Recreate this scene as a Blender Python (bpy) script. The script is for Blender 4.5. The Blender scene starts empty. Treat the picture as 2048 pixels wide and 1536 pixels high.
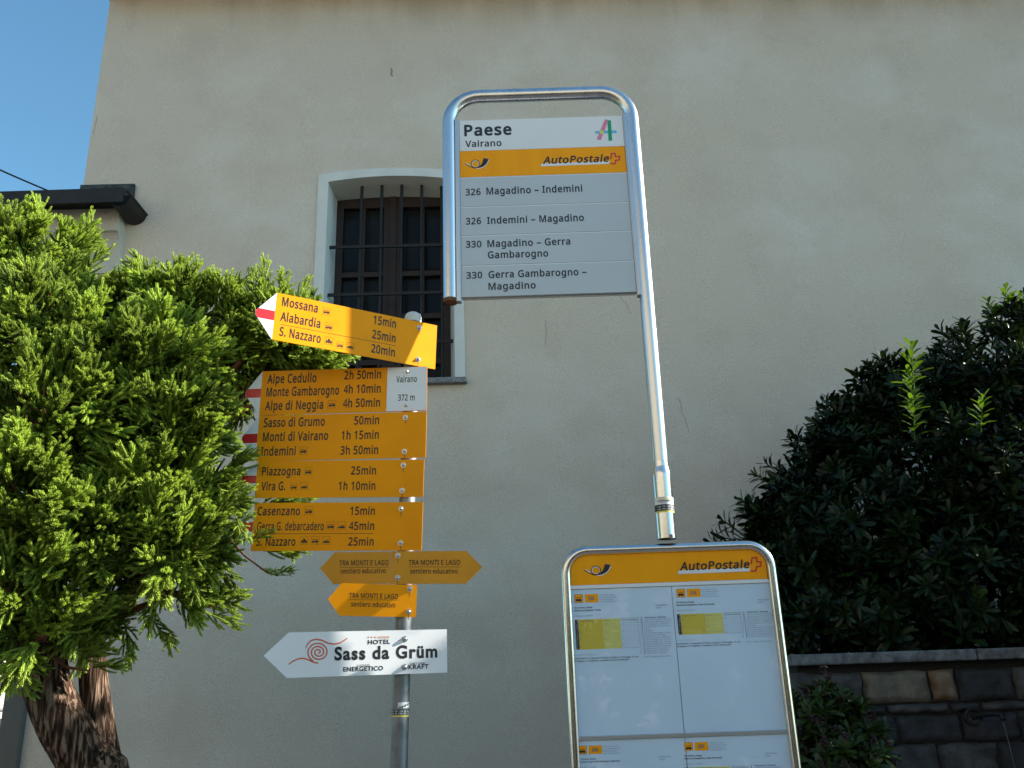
import bpy, bmesh, math, random
import numpy as np
from mathutils import Vector, Matrix, noise
from mathutils.geometry import tessellate_polygon

sc = bpy.context.scene
R = math.radians

# ------------------------------------------------------------------ camera
FPX, PITCH, ROLL, EYE = 1750.0, R(18.7), R(1.85), 1.6      # focal length in px of a 2048 px wide frame
fwd = Vector((0, math.cos(PITCH), math.sin(PITCH)))
r0 = Vector((1, 0, 0)); u0 = Vector((0, -math.sin(PITCH), math.cos(PITCH)))
cright = math.cos(ROLL) * r0 - math.sin(ROLL) * u0
cup = math.sin(ROLL) * r0 + math.cos(ROLL) * u0
CAM = Vector((0, 0, EYE))
cam = bpy.data.cameras.new("camera")
cam.sensor_width = 36.0
cam.lens = FPX / 2048 * 36.0
cam.clip_start = 0.05; cam.clip_end = 2000
camo = bpy.data.objects.new("camera", cam)
M = Matrix((cright, cup, -fwd)).transposed().to_4x4()
M.translation = CAM
camo.matrix_world = M
sc.collection.objects.link(camo)
sc.camera = camo

# ------------------------------------------------------------------ sky, sun, exposure
SUN_EL, SUN_BEHIND = R(27), R(5.5)          # low sun from the right, a little behind the facade plane
sun_dir = Vector((math.cos(SUN_EL) * math.cos(SUN_BEHIND), math.cos(SUN_EL) * math.sin(SUN_BEHIND), math.sin(SUN_EL)))
world = bpy.data.worlds.new("World"); sc.world = world; world.use_nodes = True
wn = world.node_tree.nodes; wl = world.node_tree.links
sky = wn.new("ShaderNodeTexSky"); sky.sky_type = 'NISHITA'; sky.sun_disc = False
sky.sun_elevation = SUN_EL; sky.sun_rotation = R(90) - SUN_BEHIND
sky.altitude = 300; sky.air_density = 1.0; sky.dust_density = 0.6; sky.ozone_density = 0.9
tint = wn.new("ShaderNodeMix"); tint.data_type = 'RGBA'; tint.blend_type = 'MULTIPLY'; tint.inputs[0].default_value = 1
tint.inputs[7].default_value = (0.66, 1.0, 1.02, 1)          # clear mountain air: a slightly greener blue
wl.new(sky.outputs[0], tint.inputs[6]); wl.new(tint.outputs[2], wn["Background"].inputs[0])
wn["Background"].inputs[1].default_value = 0.066
sl = bpy.data.lights.new("sun", 'SUN'); sl.energy = 3.7; sl.angle = R(0.53); sl.color = (1.0, 0.93, 0.80)
so = bpy.data.objects.new("sun", sl); so.rotation_mode = 'QUATERNION'
so.rotation_quaternion = sun_dir.to_track_quat('Z', 'Y'); so.location = (8, 2, 8)
sc.collection.objects.link(so)
sc.view_settings.view_transform = 'Standard'
sc.view_settings.look = 'None'
sc.view_settings.exposure = 1.95
sc.view_settings.gamma = 1.0
sc.cycles.max_bounces = 8
sc.cycles.use_denoising = True

# ------------------------------------------------------------------ helpers
def ray(px, py):
    return cright * ((px - 1024) / FPX) + cup * ((768 - py) / FPX) + fwd
def at(px, py, Y):
    d = ray(px, py); return CAM + d * (Y / d.y)
def hit(px, py, P, n):
    d = ray(px, py); return CAM + d * ((P - CAM).dot(n) / d.dot(n))

class Frame:
    """a flat plate's own axes: u to the right, v up, d towards the viewer"""
    def __init__(s, P, yaw, corners=None, tilt=None):
        s.P = Vector(P); s.n = Vector((math.sin(yaw), -math.cos(yaw), 0))
        s.ux = Vector((math.cos(yaw), math.sin(yaw), 0)); s.uz = Vector((0, 0, 1))
        if corners:
            q = [s.uv(*c) for c in corners]       # TL TR BR BL
            a = (math.atan2(q[1][1] - q[0][1], q[1][0] - q[0][0]) + math.atan2(q[2][1] - q[3][1], q[2][0] - q[3][0])) / 2
            tilt = a
        if tilt:
            ux = s.ux * math.cos(tilt) + s.uz * math.sin(tilt)
            s.uz = s.uz * math.cos(tilt) - s.ux * math.sin(tilt); s.ux = ux
    def uv(s, px, py):
        h = hit(px, py, s.P, s.n) - s.P
        return h.dot(s.ux), h.dot(s.uz)
    def p(s, u, v, d=0.0):
        return s.P + s.ux * u + s.uz * v + s.n * d

def link(o): sc.collection.objects.link(o)
def tag(o, label=None, cat=None, group=None, kind=None):
    if label: o["label"] = label
    if cat: o["category"] = cat
    if group: o["group"] = group
    if kind: o["kind"] = kind
    return o
def thing(name, loc, label, cat, group=None):
    o = bpy.data.objects.new(name, None); o.location = loc; o.empty_display_size = 0.1
    link(o); return tag(o, label, cat, group)
def base_of(o):
    v = Vector((0, 0, 0))
    while o is not None:
        v += Vector(o.location); o = o.parent
    return v

class MB:
    def __init__(s): s.v = []; s.f = []; s.m = []
    def add(s, vs, fs, m=0):
        k = len(s.v); s.v += [Vector(x) for x in vs]
        s.f += [tuple(i + k for i in f) for f in fs]; s.m += [m] * len(fs)
    def hexa(s, p, m=0):      # 8 points: bottom 4 (ccw), top 4
        s.add(p, [(3, 2, 1, 0), (4, 5, 6, 7), (0, 1, 5, 4), (1, 2, 6, 5), (2, 3, 7, 6), (3, 0, 4, 7)], m)
    def box(s, lo, hi, m=0):
        (a, b, c), (d, e, f) = lo, hi
        s.hexa([(a, b, c), (d, b, c), (d, e, c), (a, e, c), (a, b, f), (d, b, f), (d, e, f), (a, e, f)], m)
    def fbox(s, fr, u0, u1, v0, v1, d0, d1, m=0):
        s.hexa([fr.p(u0, v0, d1), fr.p(u1, v0, d1), fr.p(u1, v0, d0), fr.p(u0, v0, d0),
                fr.p(u0, v1, d1), fr.p(u1, v1, d1), fr.p(u1, v1, d0), fr.p(u0, v1, d0)], m)
    def prism(s, fr, poly, d0, d1, m=0, mside=None):   # poly ccw seen from viewer
        n = len(poly); k = len(s.v)
        s.v += [fr.p(u, v, d1) for u, v in poly] + [fr.p(u, v, d0) for u, v in poly]
        s.f.append(tuple(range(k, k + n))); s.m.append(m)
        s.f.append(tuple(range(k + 2 * n - 1, k + n - 1, -1))); s.m.append(m)
        for i in range(n):
            j = (i + 1) % n
            s.f.append((k + i, k + n + i, k + n + j, k + j)); s.m.append(m if mside is None else mside)
    def flat(s, fr, poly, d, m=0):
        tri = tessellate_polygon([[Vector((u, v, 0)) for u, v in poly]])
        s.add([fr.p(u, v, d) for u, v in poly], [tuple(t) for t in tri], m)
    def stroke(s, fr, pts, w, d, m=0, closed=False):
        n = len(pts); P = [Vector(p) for p in pts]; L = []; Rr = []
        for i in range(n):
            a = P[(i - 1) % n] if (closed or i > 0) else None
            b = P[(i + 1) % n] if (closed or i < n - 1) else None
            t1 = (P[i] - a).normalized() if a is not None else None
            t2 = (b - P[i]).normalized() if b is not None else None
            if t1 is None: t1 = t2
            if t2 is None: t2 = t1
            nn = (Vector((-t1.y, t1.x)) + Vector((-t2.y, t2.x)))
            nn = nn.normalized() if nn.length > 1e-9 else Vector((-t1.y, t1.x))
            c = max(0.4, nn.dot(Vector((-t1.y, t1.x))))
            ww = (w[i] if isinstance(w, (list, tuple)) else w) / 2 / c
            L.append(P[i] + nn * ww); Rr.append(P[i] - nn * ww)
        k = len(s.v)
        for i in range(n): s.v += [fr.p(L[i].x, L[i].y, d), fr.p(Rr[i].x, Rr[i].y, d)]
        for i in range(n if closed else n - 1):
            j = (i + 1) % n
            s.f.append((k + 2 * i, k + 2 * i + 1, k + 2 * j + 1, k + 2 * j)); s.m.append(m)
    def tube(s, pts, r, n=14, m=0, cap=True, wob=None):
        P = [Vector(p) for p in pts]; N = len(P); k = len(s.v)
        t = (P[1] - P[0]).normalized()
        x = t.orthogonal().normalized()
        for i in range(N):
            tt = ((P[min(i + 1, N - 1)] - P[i]).normalized() + (P[i] - P[max(i - 1, 0)]).normalized())
            tt = tt.normalized() if tt.length > 1e-9 else t
            x = (x - tt * x.dot(tt)).normalized(); y = tt.cross(x)
            rr = r[i] if isinstance(r, (list, tuple)) else r
            for j in range(n):
                a = 2 * math.pi * j / n
                q = rr if wob is None else rr * wob(i, j, P[i])
                s.v.append(P[i] + (x * math.cos(a) + y * math.sin(a)) * q)
        for i in range(N - 1):
            for j in range(n):
                j2 = (j + 1) % n
                s.f.append((k + i * n + j, k + i * n + j2, k + (i + 1) * n + j2, k + (i + 1) * n + j)); s.m.append(m)
        if cap:
            s.f.append(tuple(k + j for j in range(n - 1, -1, -1))); s.m.append(m)
            s.f.append(tuple(k + (N - 1) * n + j for j in range(n))); s.m.append(m)
    def dome(s, c, ax, r, h, m=0, n=12, rings=4):
        ax = Vector(ax).normalized(); x = ax.orthogonal().normalized(); y = ax.cross(x); k = len(s.v)
        for i in range(rings):
            a = (math.pi / 2) * i / rings
            for j in range(n):
                b = 2 * math.pi * j / n
                s.v.append(Vector(c) + (x * math.cos(b) + y * math.sin(b)) * r * math.cos(a) + ax * h * math.sin(a))
        s.v.append(Vector(c) + ax * h)
        for i in range(rings - 1):
            for j in range(n):
                j2 = (j + 1) % n
                s.f.append((k + i * n + j, k + i * n + j2, k + (i + 1) * n + j2, k + (i + 1) * n + j)); s.m.append(m)
        for j in range(n):
            s.f.append((k + (rings - 1) * n + j, k + (rings - 1) * n + (j + 1) % n, k + rings * n)); s.m.append(m)
    def build(s, name, mats, parent=None, smooth=False, bevel=0):
        if not isinstance(mats, (list, tuple)): mats = [mats]
        b = base_of(parent)
        me = bpy.data.meshes.new(name)
        me.from_pydata([tuple(x - b) for x in s.v], [], s.f)
        for mt in mats: me.materials.append(mt)
        if len(mats) > 1: me.polygons.foreach_set("material_index", s.m)
        if smooth: me.polygons.foreach_set("use_smooth", [True] * len(me.polygons))
        me.update()
        o = bpy.data.objects.new(name, me); o.parent = parent; link(o)
        if smooth == 'auto':
            me.set_sharp_from_angle(angle=R(35))
        if bevel:
            bm = o.modifiers.new("bevel", 'BEVEL'); bm.width = bevel; bm.segments = 2; bm.limit_method = 'ANGLE'
        return o

def np_mesh(name, V, T, mats, parent, tint=None, smooth=False):
    """large triangle meshes (foliage) from numpy arrays"""
    b = np.array(base_of(parent)); V = (V - b).astype(np.float32); T = T.astype(np.int32)
    me = bpy.data.meshes.new(name)
    me.vertices.add(len(V)); me.vertices.foreach_set("co", V.ravel())
    me.loops.add(T.size); me.loops.foreach_set("vertex_index", T.ravel())
    me.polygons.add(len(T))
    me.polygons.foreach_set("loop_start", np.arange(0, T.size, 3, dtype=np.int32))
    if smooth: me.polygons.foreach_set("use_smooth", np.ones(len(T), dtype=bool))
    for mt in (mats if isinstance(mats, (list, tuple)) else [mats]): me.materials.append(mt)
    if tint is not None:
        at_ = me.attributes.new("tint", 'FLOAT', 'POINT'); at_.data.foreach_set("value", tint.astype(np.float32))
    me.update(calc_edges=True); me.validate()
    o = bpy.data.objects.new(name, me); o.parent = parent; link(o)
    return o

# ------------------------------------------------------------------ materials
def mat(name, col, rough=0.6, metal=0.0, coat=0.0, var=0.0, vscale=8.0, bump=0.0, bscale=60.0, spec=0.5, stretch=None, col2=None, coat_rough=0.05):
    m = bpy.data.materials.new(name); m.use_nodes = True
    nt = m.node_tree; N = nt.nodes; L = nt.links; b = N["Principled BSDF"]
    b.inputs["Base Color"].default_value = (*col, 1); b.inputs["Roughness"].default_value = rough
    b.inputs["Metallic"].default_value = metal; b.inputs["Coat Weight"].default_value = coat
    b.inputs["Coat Roughness"].default_value = coat_rough
    b.inputs["Specular IOR Level"].default_value = spec
    tc = N.new("ShaderNodeTexCoord"); src = tc.outputs["Object"]
    if stretch:
        mp = N.new("ShaderNodeMapping"); mp.inputs["Scale"].default_value = stretch
        L.new(src, mp.inputs[0]); src = mp.outputs[0]
    if var > 0:
        nz = N.new("ShaderNodeTexNoise"); nz.inputs["Scale"].default_value = vscale; nz.inputs["Detail"].default_value = 6
        L.new(src, nz.inputs["Vector"])
        rp = N.new("ShaderNodeValToRGB"); rp.color_ramp.elements[0].position = 0.32; rp.color_ramp.elements[1].position = 0.68
        lo = col2 if col2 else tuple(c * (1 - var) for c in col)
        rp.color_ramp.elements[0].color = (*lo, 1); rp.color_ramp.elements[1].color = (*[min(1, c * (1 + var * (0.5 if not col2 else 0))) for c in col], 1)
        L.new(nz.outputs[0], rp.inputs[0]); L.new(rp.outputs[0], b.inputs["Base Color"])
        if rough < 0.9:
            mr = N.new("ShaderNodeMapRange"); mr.inputs[3].default_value = rough * 0.8; mr.inputs[4].default_value = min(1, rough * 1.25)
            L.new(nz.outputs[0], mr.inputs[0]); L.new(mr.outputs[0], b.inputs["Roughness"])
    if bump > 0:
        n2 = N.new("ShaderNodeTexNoise"); n2.inputs["Scale"].default_value = bscale; n2.inputs["Detail"].default_value = 5
        L.new(src, n2.inputs["Vector"])
        bp = N.new("ShaderNodeBump"); bp.inputs["Strength"].default_value = bump; bp.inputs["Distance"].default_value = 0.01
        L.new(n2.outputs[0], bp.inputs["Height"]); L.new(bp.outputs[0], b.inputs["Normal"])
    return m

def plaster(name, base, pale, dark, top_z):
    """rough cast wall paint: fine grain, pale worn clouds, darker brown streaks under the eave"""
    m = bpy.data.materials.new(name); m.use_nodes = True
    nt = m.node_tree; N = nt.nodes; L = nt.links; b = N["Principled BSDF"]; b.inputs["Roughness"].default_value = 0.95
    b.inputs["Specular IOR Level"].default_value = 0.2
    tc = N.new("ShaderNodeTexCoord"); P = tc.outputs["Object"]
    def noise_(sc_, det, vec=P, rough=0.55):
        n = N.new("ShaderNodeTexNoise"); n.inputs["Scale"].default_value = sc_; n.inputs["Detail"].default_value = det
        n.inputs["Roughness"].default_value = rough; L.new(vec, n.inputs["Vector"]); return n.outputs[0]
    def ramp(f, a, b_, c0=(0, 0, 0, 1), c1=(1, 1, 1, 1)):
        r = N.new("ShaderNodeValToRGB"); r.color_ramp.elements[0].position = a; r.color_ramp.elements[1].position = b_
        r.color_ramp.elements[0].color = c0; r.color_ramp.elements[1].color = c1; L.new(f, r.inputs[0]); return r.outputs[0]
    def mix(f, a, b_, blend='MIX'):
        x = N.new("ShaderNodeMix"); x.data_type = 'RGBA'; x.blend_type = blend
        for s_, v in ((x.inputs[0], f), (x.inputs[6], a), (x.inputs[7], b_)):
            if isinstance(v, (int, float)): s_.default_value = v
            elif isinstance(v, tuple): s_.default_value = (*v, 1)
            else: L.new(v, s_)
        return x.outputs[2]
    mp = N.new("ShaderNodeMapping"); mp.inputs["Scale"].default_value = (1, 1, 1.5); L.new(P, mp.inputs[0])
    cloud = ramp(noise_(0.75, 8, mp.outputs[0], 0.6), 0.47, 0.72)
    c = mix(cloud, base, pale)
    c = mix(ramp(noise_(1.9, 7), 0.50, 0.86), c, dark)
    mp2 = N.new("ShaderNodeMapping"); mp2.inputs["Scale"].default_value = (3.2, 1, 0.22); L.new(P, mp2.inputs[0])
    streak = ramp(noise_(1.0, 6, mp2.outputs[0]), 0.42, 0.72)
    sep = N.new("ShaderNodeSeparateXYZ"); L.new(P, sep.inputs[0])
    mr = N.new("ShaderNodeMapRange"); mr.inputs[1].default_value = top_z - 0.45; mr.inputs[2].default_value = top_z
    mr.inputs[3].default_value = 0.0; mr.inputs[4].default_value = 0.5; L.new(sep.outputs[2], mr.inputs[0])
    mu = N.new("ShaderNodeMath"); mu.operation = 'MULTIPLY'; L.new(streak, mu.inputs[0]); L.new(mr.outputs[0], mu.inputs[1])
    c = mix(mu.outputs[0], c, (0.22, 0.15, 0.075))
    grain = noise_(150, 3)
    c = mix(0.38, c, ramp(grain, 0.33, 0.62, (0.25, 0.25, 0.25, 1), (0.62, 0.62, 0.62, 1)), 'OVERLAY')
    vo = N.new("ShaderNodeTexVoronoi"); vo.inputs["Scale"].default_value = 60; L.new(P, vo.inputs["Vector"])
    L.new(c, b.inputs["Base Color"])
    g2 = noise_(70, 4)
    ad = N.new("ShaderNodeMath"); ad.operation = 'ADD'; L.new(grain, ad.inputs[0]); L.new(g2, ad.inputs[1])
    bp = N.new("ShaderNodeBump"); bp.inputs["Strength"].default_value = 0.55; bp.inputs["Distance"].default_value = 0.008
    L.new(ad.outputs[0], bp.inputs["Height"]); L.new(bp.outputs[0], b.inputs["Normal"])
    return m

def foliage_mat(name, c0, c1, rough, trans, spec=0.5):
    """leaf colour runs from old growth to new growth by the 'tint' attribute; some light passes through"""
    m = bpy.data.materials.new(name); m.use_nodes = True
    nt = m.node_tree; N = nt.nodes; L = nt.links; b = N["Principled BSDF"]
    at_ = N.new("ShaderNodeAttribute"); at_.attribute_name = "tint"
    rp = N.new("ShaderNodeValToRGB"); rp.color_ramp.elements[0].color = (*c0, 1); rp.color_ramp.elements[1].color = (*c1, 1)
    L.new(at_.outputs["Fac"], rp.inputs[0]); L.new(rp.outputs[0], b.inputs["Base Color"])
    b.inputs["Roughness"].default_value = rough; b.inputs["Specular IOR Level"].default_value = spec
    tr = N.new("ShaderNodeBsdfTranslucent")
    g = N.new("ShaderNodeMix"); g.data_type = 'RGBA'; g.blend_type = 'MULTIPLY'; g.inputs[0].default_value = 1
    L.new(rp.outputs[0], g.inputs[6]); g.inputs[7].default_value = (1.5, 1.5, 0.7, 1); L.new(g.outputs[2], tr.inputs[0])
    ms = N.new("ShaderNodeMixShader"); ms.inputs[0].default_value = trans
    L.new(b.outputs[0], ms.inputs[1]); L.new(tr.outputs[0], ms.inputs[2])
    L.new(ms.outputs[0], N["Material Output"].inputs[0])
    return m

K = {}
K['steel'] = mat("brushed_steel", (0.62, 0.63, 0.65), 0.28, 1.0, var=0.10, vscale=30, stretch=(1, 1, 0.08))
K['chrome'] = mat("polished_steel", (0.66, 0.66, 0.66), 0.2, 1.0, var=0.06, vscale=20)
K['galv'] = mat("galvanised_steel", (0.23, 0.245, 0.265), 0.48, 0.6, var=0.3, vscale=26, bump=0.05, bscale=90)
K['alu'] = mat("aluminium_rail", (0.55, 0.58, 0.62), 0.35, 0.8)
K['dark_gap'] = mat("gap_black", (0.02, 0.022, 0.025), 0.7)
K['yellow'] = mat("sign_yellow", (1.0, 0.345, 0.002), 0.5, spec=0.15, var=0.09, vscale=7)
K['yellow_old'] = mat("sign_yellow_faded", (0.70, 0.31, 0.03), 0.55, spec=0.15, var=0.12, vscale=9)
K['brand'] = mat("brand_yellow", (1.0, 0.38, 0.001), 0.42, spec=0.2, coat=0.06, var=0.07, vscale=3, stretch=(6, 1, 0.8))
K['white'] = mat("sign_white", (0.77, 0.79, 0.83), 0.4, coat=0.15, var=0.04, vscale=4)
K['plate'] = mat("sign_pale_grey", (0.50, 0.56, 0.62), 0.4, coat=0.15, var=0.05, vscale=3)
K['red'] = mat("sign_red", (0.62, 0.015, 0.02), 0.4, coat=0.2)
K['ink'] = mat("black_print", (0.012, 0.012, 0.016), 0.5)
K['ink_brown'] = mat("black_print_on_yellow", (0.02, 0.012, 0.006), 0.5)
K['ink_navy'] = mat("navy_print", (0.015, 0.022, 0.04), 0.5)
K['orange'] = mat("orange_print", (0.62, 0.11, 0.035), 0.5)
K['pale_orange'] = mat("pale_orange_print", (0.72, 0.32, 0.2), 0.5)
K['pink'] = mat("pink_print", (0.72, 0.22, 0.38), 0.5)
K['green'] = mat("green_print", (0.0, 0.33, 0.16), 0.5)
K['blue'] = mat("blue_print", (0.11, 0.50, 0.75), 0.5)
K['lemon'] = mat("lemon_print", (0.80, 0.70, 0.12), 0.5)
K['paper'] = mat("paper_under_clear_sheet", (0.56, 0.72, 0.90), 0.5, coat=0.8, coat_rough=0.02, var=0.03, vscale=5)
K['tab_yellow'] = mat("timetable_yellow", (0.66, 0.52, 0.03), 0.5, coat=1.0, coat_rough=0.02)
K['tab_pale'] = mat("timetable_pale_yellow", (0.66, 0.64, 0.16), 0.5, coat=1.0, coat_rough=0.02)
K['grey_ink'] = mat("grey_print", (0.16, 0.18, 0.21), 0.5)
K['pale_ink'] = mat("pale_grey_print", (0.27, 0.31, 0.36), 0.5)
K['cap'] = mat("pale_plastic_cap", (0.62, 0.62, 0.60), 0.55, var=0.08, vscale=30)
K['rust'] = mat("rusty_steel", (0.16, 0.07, 0.03), 0.85, 0.2, var=0.5, vscale=60)
K['bolt'] = mat("zinc_bolt", (0.55, 0.56, 0.58), 0.32, 0.9)

# ------------------------------------------------------------------ ground, street and things behind the house corner
K['asphalt'] = mat("asphalt", (0.055, 0.055, 0.057), 0.9, var=0.3, vscale=3, bump=0.3, bscale=120)
K['paving'] = mat("paving", (0.06, 0.058, 0.056), 0.9, var=0.25, vscale=5, bump=0.2, bscale=80)
g = MB(); g.add([(-400, -400, 0), (400, -400, 0), (400, 400, 0), (-400, 400, 0)], [(0, 1, 2, 3)])
tag(g.build("ground", K['asphalt']), "grey asphalt street surface in front of the house", "ground", kind="structure")
g = MB(); g.box((-30, 2.2, 0.004), (30, 5.6, 0.12))
tag(g.build("pavement", K['paving'], bevel=0.015), "pale paved strip between street and house", "pavement", kind="structure")

# ------------------------------------------------------------------ house
WY, WYAW = 6.0, R(1.0)
fw = Frame((0, WY, 0), WYAW)
uL = (fw.uv(222, 0)[0] + fw.uv(168, 365)[0] + fw.uv(18, 1377)[0]) / 3
z_top = fw.uv(224, -1)[1]; uR = 9.0
K['plaster'] = plaster("house_plaster", (0.64, 0.555, 0.465), (0.70, 0.64, 0.575), (0.565, 0.48, 0.395), z_top)
K['surround'] = mat("pale_window_paint", (0.66, 0.66, 0.63), 0.85, var=0.08, vscale=6, bump=0.08, bscale=60)
K['granite'] = mat("granite", (0.34, 0.34, 0.35), 0.75, var=0.6, vscale=110, bump=0.2, bscale=150, col2=(0.07, 0.07, 0.08))
K['wood_dark'] = mat("dark_brown_wood", (0.022, 0.010, 0.007), 0.6, var=0.45, vscale=14, stretch=(14, 14, 1), bump=0.1, bscale=50)
K['glass'] = mat("window_glass", (0.016, 0.017, 0.018), 0.14, spec=0.12, var=0.3, vscale=4)
K['iron'] = mat("wrought_iron", (0.014, 0.013, 0.013), 0.6, 0.3, bump=0.2, bscale=120)
K['soffit'] = mat("brown_eave_boards", (0.16, 0.085, 0.04), 0.8, var=0.4, vscale=9, stretch=(1, 9, 1))
K['tile'] = mat("roof_stone_slabs", (0.14, 0.13, 0.12), 0.9, var=0.4, vscale=6, bump=0.3, bscale=30)
house = thing("house", fw.p(uL, 0), "tall house with rough beige plaster, one barred window and a brown eave", "house")

oL = (fw.uv(658, 365)[0] + fw.uv(651, 510)[0]) / 2; oR = fw.uv(910, 690)[0]
sL = (fw.uv(640, 352)[0] + fw.uv(629, 520)[0]) / 2; sR = fw.uv(929, 650)[0]
sp_o = fw.uv(658, 366)[1]; ap_o = fw.uv(782, 354)[1]
sp_s = fw.uv(640, 352)[1]; ap_s = fw.uv(782, 338)[1]
zb = fw.uv(915, 758)[1]
def arch(l, r, b, spring, apex, n=14):
    pts = [(l, b), (r, b)]
    for i in range(n + 1):
        t = i / n; x = r + (l - r) * t
        pts.append((x, spring + (apex - spring) * (1 - (2 * t - 1) ** 2)))
    return pts
op = arch(oL, oR, zb, sp_o, ap_o); sr = arch(sL, sR, zb, sp_s, ap_s)
inn = arch(oL + 0.022, oR - 0.045, zb, sp_o - 0.012, ap_o - 0.03)
REV = 0.25
def ring(mb, A, dA, B, dB, skip0=True, m=0):
    n = len(A)
    for i in range(n):
        j = (i + 1) % n
        if skip0 and i == 0: continue
        mb.add([fw.p(*A[i], dA), fw.p(*A[j], dA), fw.p(*B[j], dB), fw.p(*B[i], dB)], [(0, 1, 2, 3)], m)
w = MB()
outer = [(uL, 0), (uR, 0), (uR, z_top), (uL, z_top)]
loops = [[Vector((*p, 0)) for p in outer], [Vector((*p, 0)) for p in op]]
allp = outer + op
w.add([fw.p(u, v) for u, v in allp], [tuple(t) for t in tessellate_polygon(loops)])
w.add([fw.p(uL, 0), fw.p(uL, 0, -9), fw.p(uL, z_top, -9), fw.p(uL, z_top)], [(0, 1, 2, 3)])
w.add([fw.p(uR, 0), fw.p(uR, 0, -9), fw.p(uR, z_top, -9), fw.p(uR, z_top)], [(3, 2, 1, 0)])
w.add([fw.p(uL, 0, -9), fw.p(uR, 0, -9), fw.p(uR, z_top, -9), fw.p(uL, z_top, -9)], [(3, 2, 1, 0)])
wall = w.build("wall", K['plaster'], house)
# hairline cracks in the plaster, belonging to the wall
K['crack'] = mat("plaster_crack", (0.28, 0.24, 0.19), 0.95)
for path in ([(1238, 590), (1246, 602), (1252, 606), (1258, 622), (1262, 628)], [(1356, 796), (1362, 806), (1363, 822), (1370, 838), (1376, 858), (1378, 866)],
             [(782, 137), (784, 143), (782, 148), (785, 153)], [(186, 268), (190, 255), (192, 245), (195, 232)], [(1090, 640), (1093, 660), (1091, 690)]):
    cr = MB(); cr.stroke(fw, [fw.uv(*p) for p in path], 0.0028 if path[0][0] != 782 else 0.014, 0.0025); cr.build("crack", K['crack'], wall)

win = MB()                                     # painted surround: raised band and deep splayed reveal
n = len(op)
for i in range(n):
    if i == 0: continue
    j = (i + 1) % n
    win.add([fw.p(*sr[i], 0.018), fw.p(*sr[j], 0.018), fw.p(*op[j], 0.018), fw.p(*op[i], 0.018)], [(0, 1, 2, 3)])
ring(win, sr, 0.0, sr, 0.018); ring(win, op, 0.018, inn, -REV)
window = win.build("window", K['surround'], house)
s = MB(); s.fbox(fw, sL - 0.005, sR + 0.012, fw.uv(915, 769)[1], zb, -REV, 0.055)
s.build("sill", K['granite'], window, bevel=0.006)
fr = MB(); D0, D1 = -REV - 0.07, -REV - 0.004
iL, iR = oL + 0.022, oR - 0.045; top = ap_o + 0.03; mid = (iL + iR) / 2
def vpost(a, b, d1=D1): fr.fbox(fw, a, b, zb - 0.02, top, D0, d1)
def rail(z, h, d1=D1 - 0.004, a=None, b=None): fr.fbox(fw, iL - 0.05 if a is None else a, iR + 0.05 if b is None else b, z - h / 2, z + h / 2, D0, d1)
vpost(iL - 0.06, iL + 0.055); vpost(iR - 0.055, iR + 0.06); vpost(mid - 0.075, mid - 0.018); vpost(mid + 0.018, mid + 0.075); vpost(mid - 0.03, mid + 0.03, D1 + 0.012)
rail(zb + 0.05, 0.12); rail(ap_o - 0.06, 0.12)
zz = [fw.uv(760, y)[1] for y in (518, 606, 700)]
for z in zz: rail(z, 0.045)
for c in ((iL + mid) / 2 - 0.01, (iR + mid) / 2 + 0.01): fr.fbox(fw, c - 0.014, c + 0.014, zb, top, D0 + 0.01, D1 - 0.012)
fr.build("casement_frame", K['wood_dark'], window, bevel=0.004)
gl = MB(); gl.fbox(fw, iL - 0.05, iR + 0.05, zb - 0.02, top, D0 + 0.012, D0 + 0.018)
gl.build("pane", K['glass'], window)
gr = MB(); GD = -0.10
ux0 = fw.uv(719, 400)[0]; step = 0.158
for k in range(-0, 5):
    u = ux0 + (k) * step
    gr.tube([fw.p(u, zb - 0.01, GD), fw.p(u, ap_o - 0.03 + 0.06, GD)], 0.0125, 8)
for y in (482, 578, 677):
    z = fw.uv(760, y)[1]
    gr.fbox(fw, oL - 0.01, oR + 0.01, z - 0.012, z + 0.012, GD + 0.006, GD + 0.020)
gr.build("window_grille", K['iron'], window)

ev = MB(); ev.fbox(fw, uL - 0.012, uR + 0.4, z_top, z_top + 0.06, -0.3, 0.42)
for k in range(16):
    u = uL + 0.3 + k * 0.8; ev.fbox(fw, u, u + 0.1, z_top - 0.004 - 0.0, z_top + 0.0, 0.0, 0.40)
ev.build("eave", K['soffit'], house)
rf = MB()
a, b_ = uL - 0.012, uR + 0.4
rf.add([fw.p(a, z_top + .06, .47), fw.p(b_, z_top + .06, .47), fw.p(b_, z_top + 2.6, -4.5), fw.p(a, z_top + 2.6, -4.5), fw.p(b_, z_top + .06, -9.4), fw.p(a, z_top + .06, -9.4),
        fw.p(a, z_top + .16, .47), fw.p(b_, z_top + .16, .47), fw.p(b_, z_top + 2.72, -4.5), fw.p(a, z_top + 2.72, -4.5), fw.p(b_, z_top + .16, -9.4), fw.p(a, z_top + .16, -9.4)],
       [(0, 3, 2, 1), (3, 5, 4, 2), (6, 7, 8, 9), (9, 8, 10, 11), (0, 1, 7, 6), (5, 11, 10, 4), (0, 6, 9, 3), (3, 9, 11, 5), (1, 2, 8, 7), (2, 4, 10, 8)])
rf.build("roof", K['tile'], house)

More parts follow.
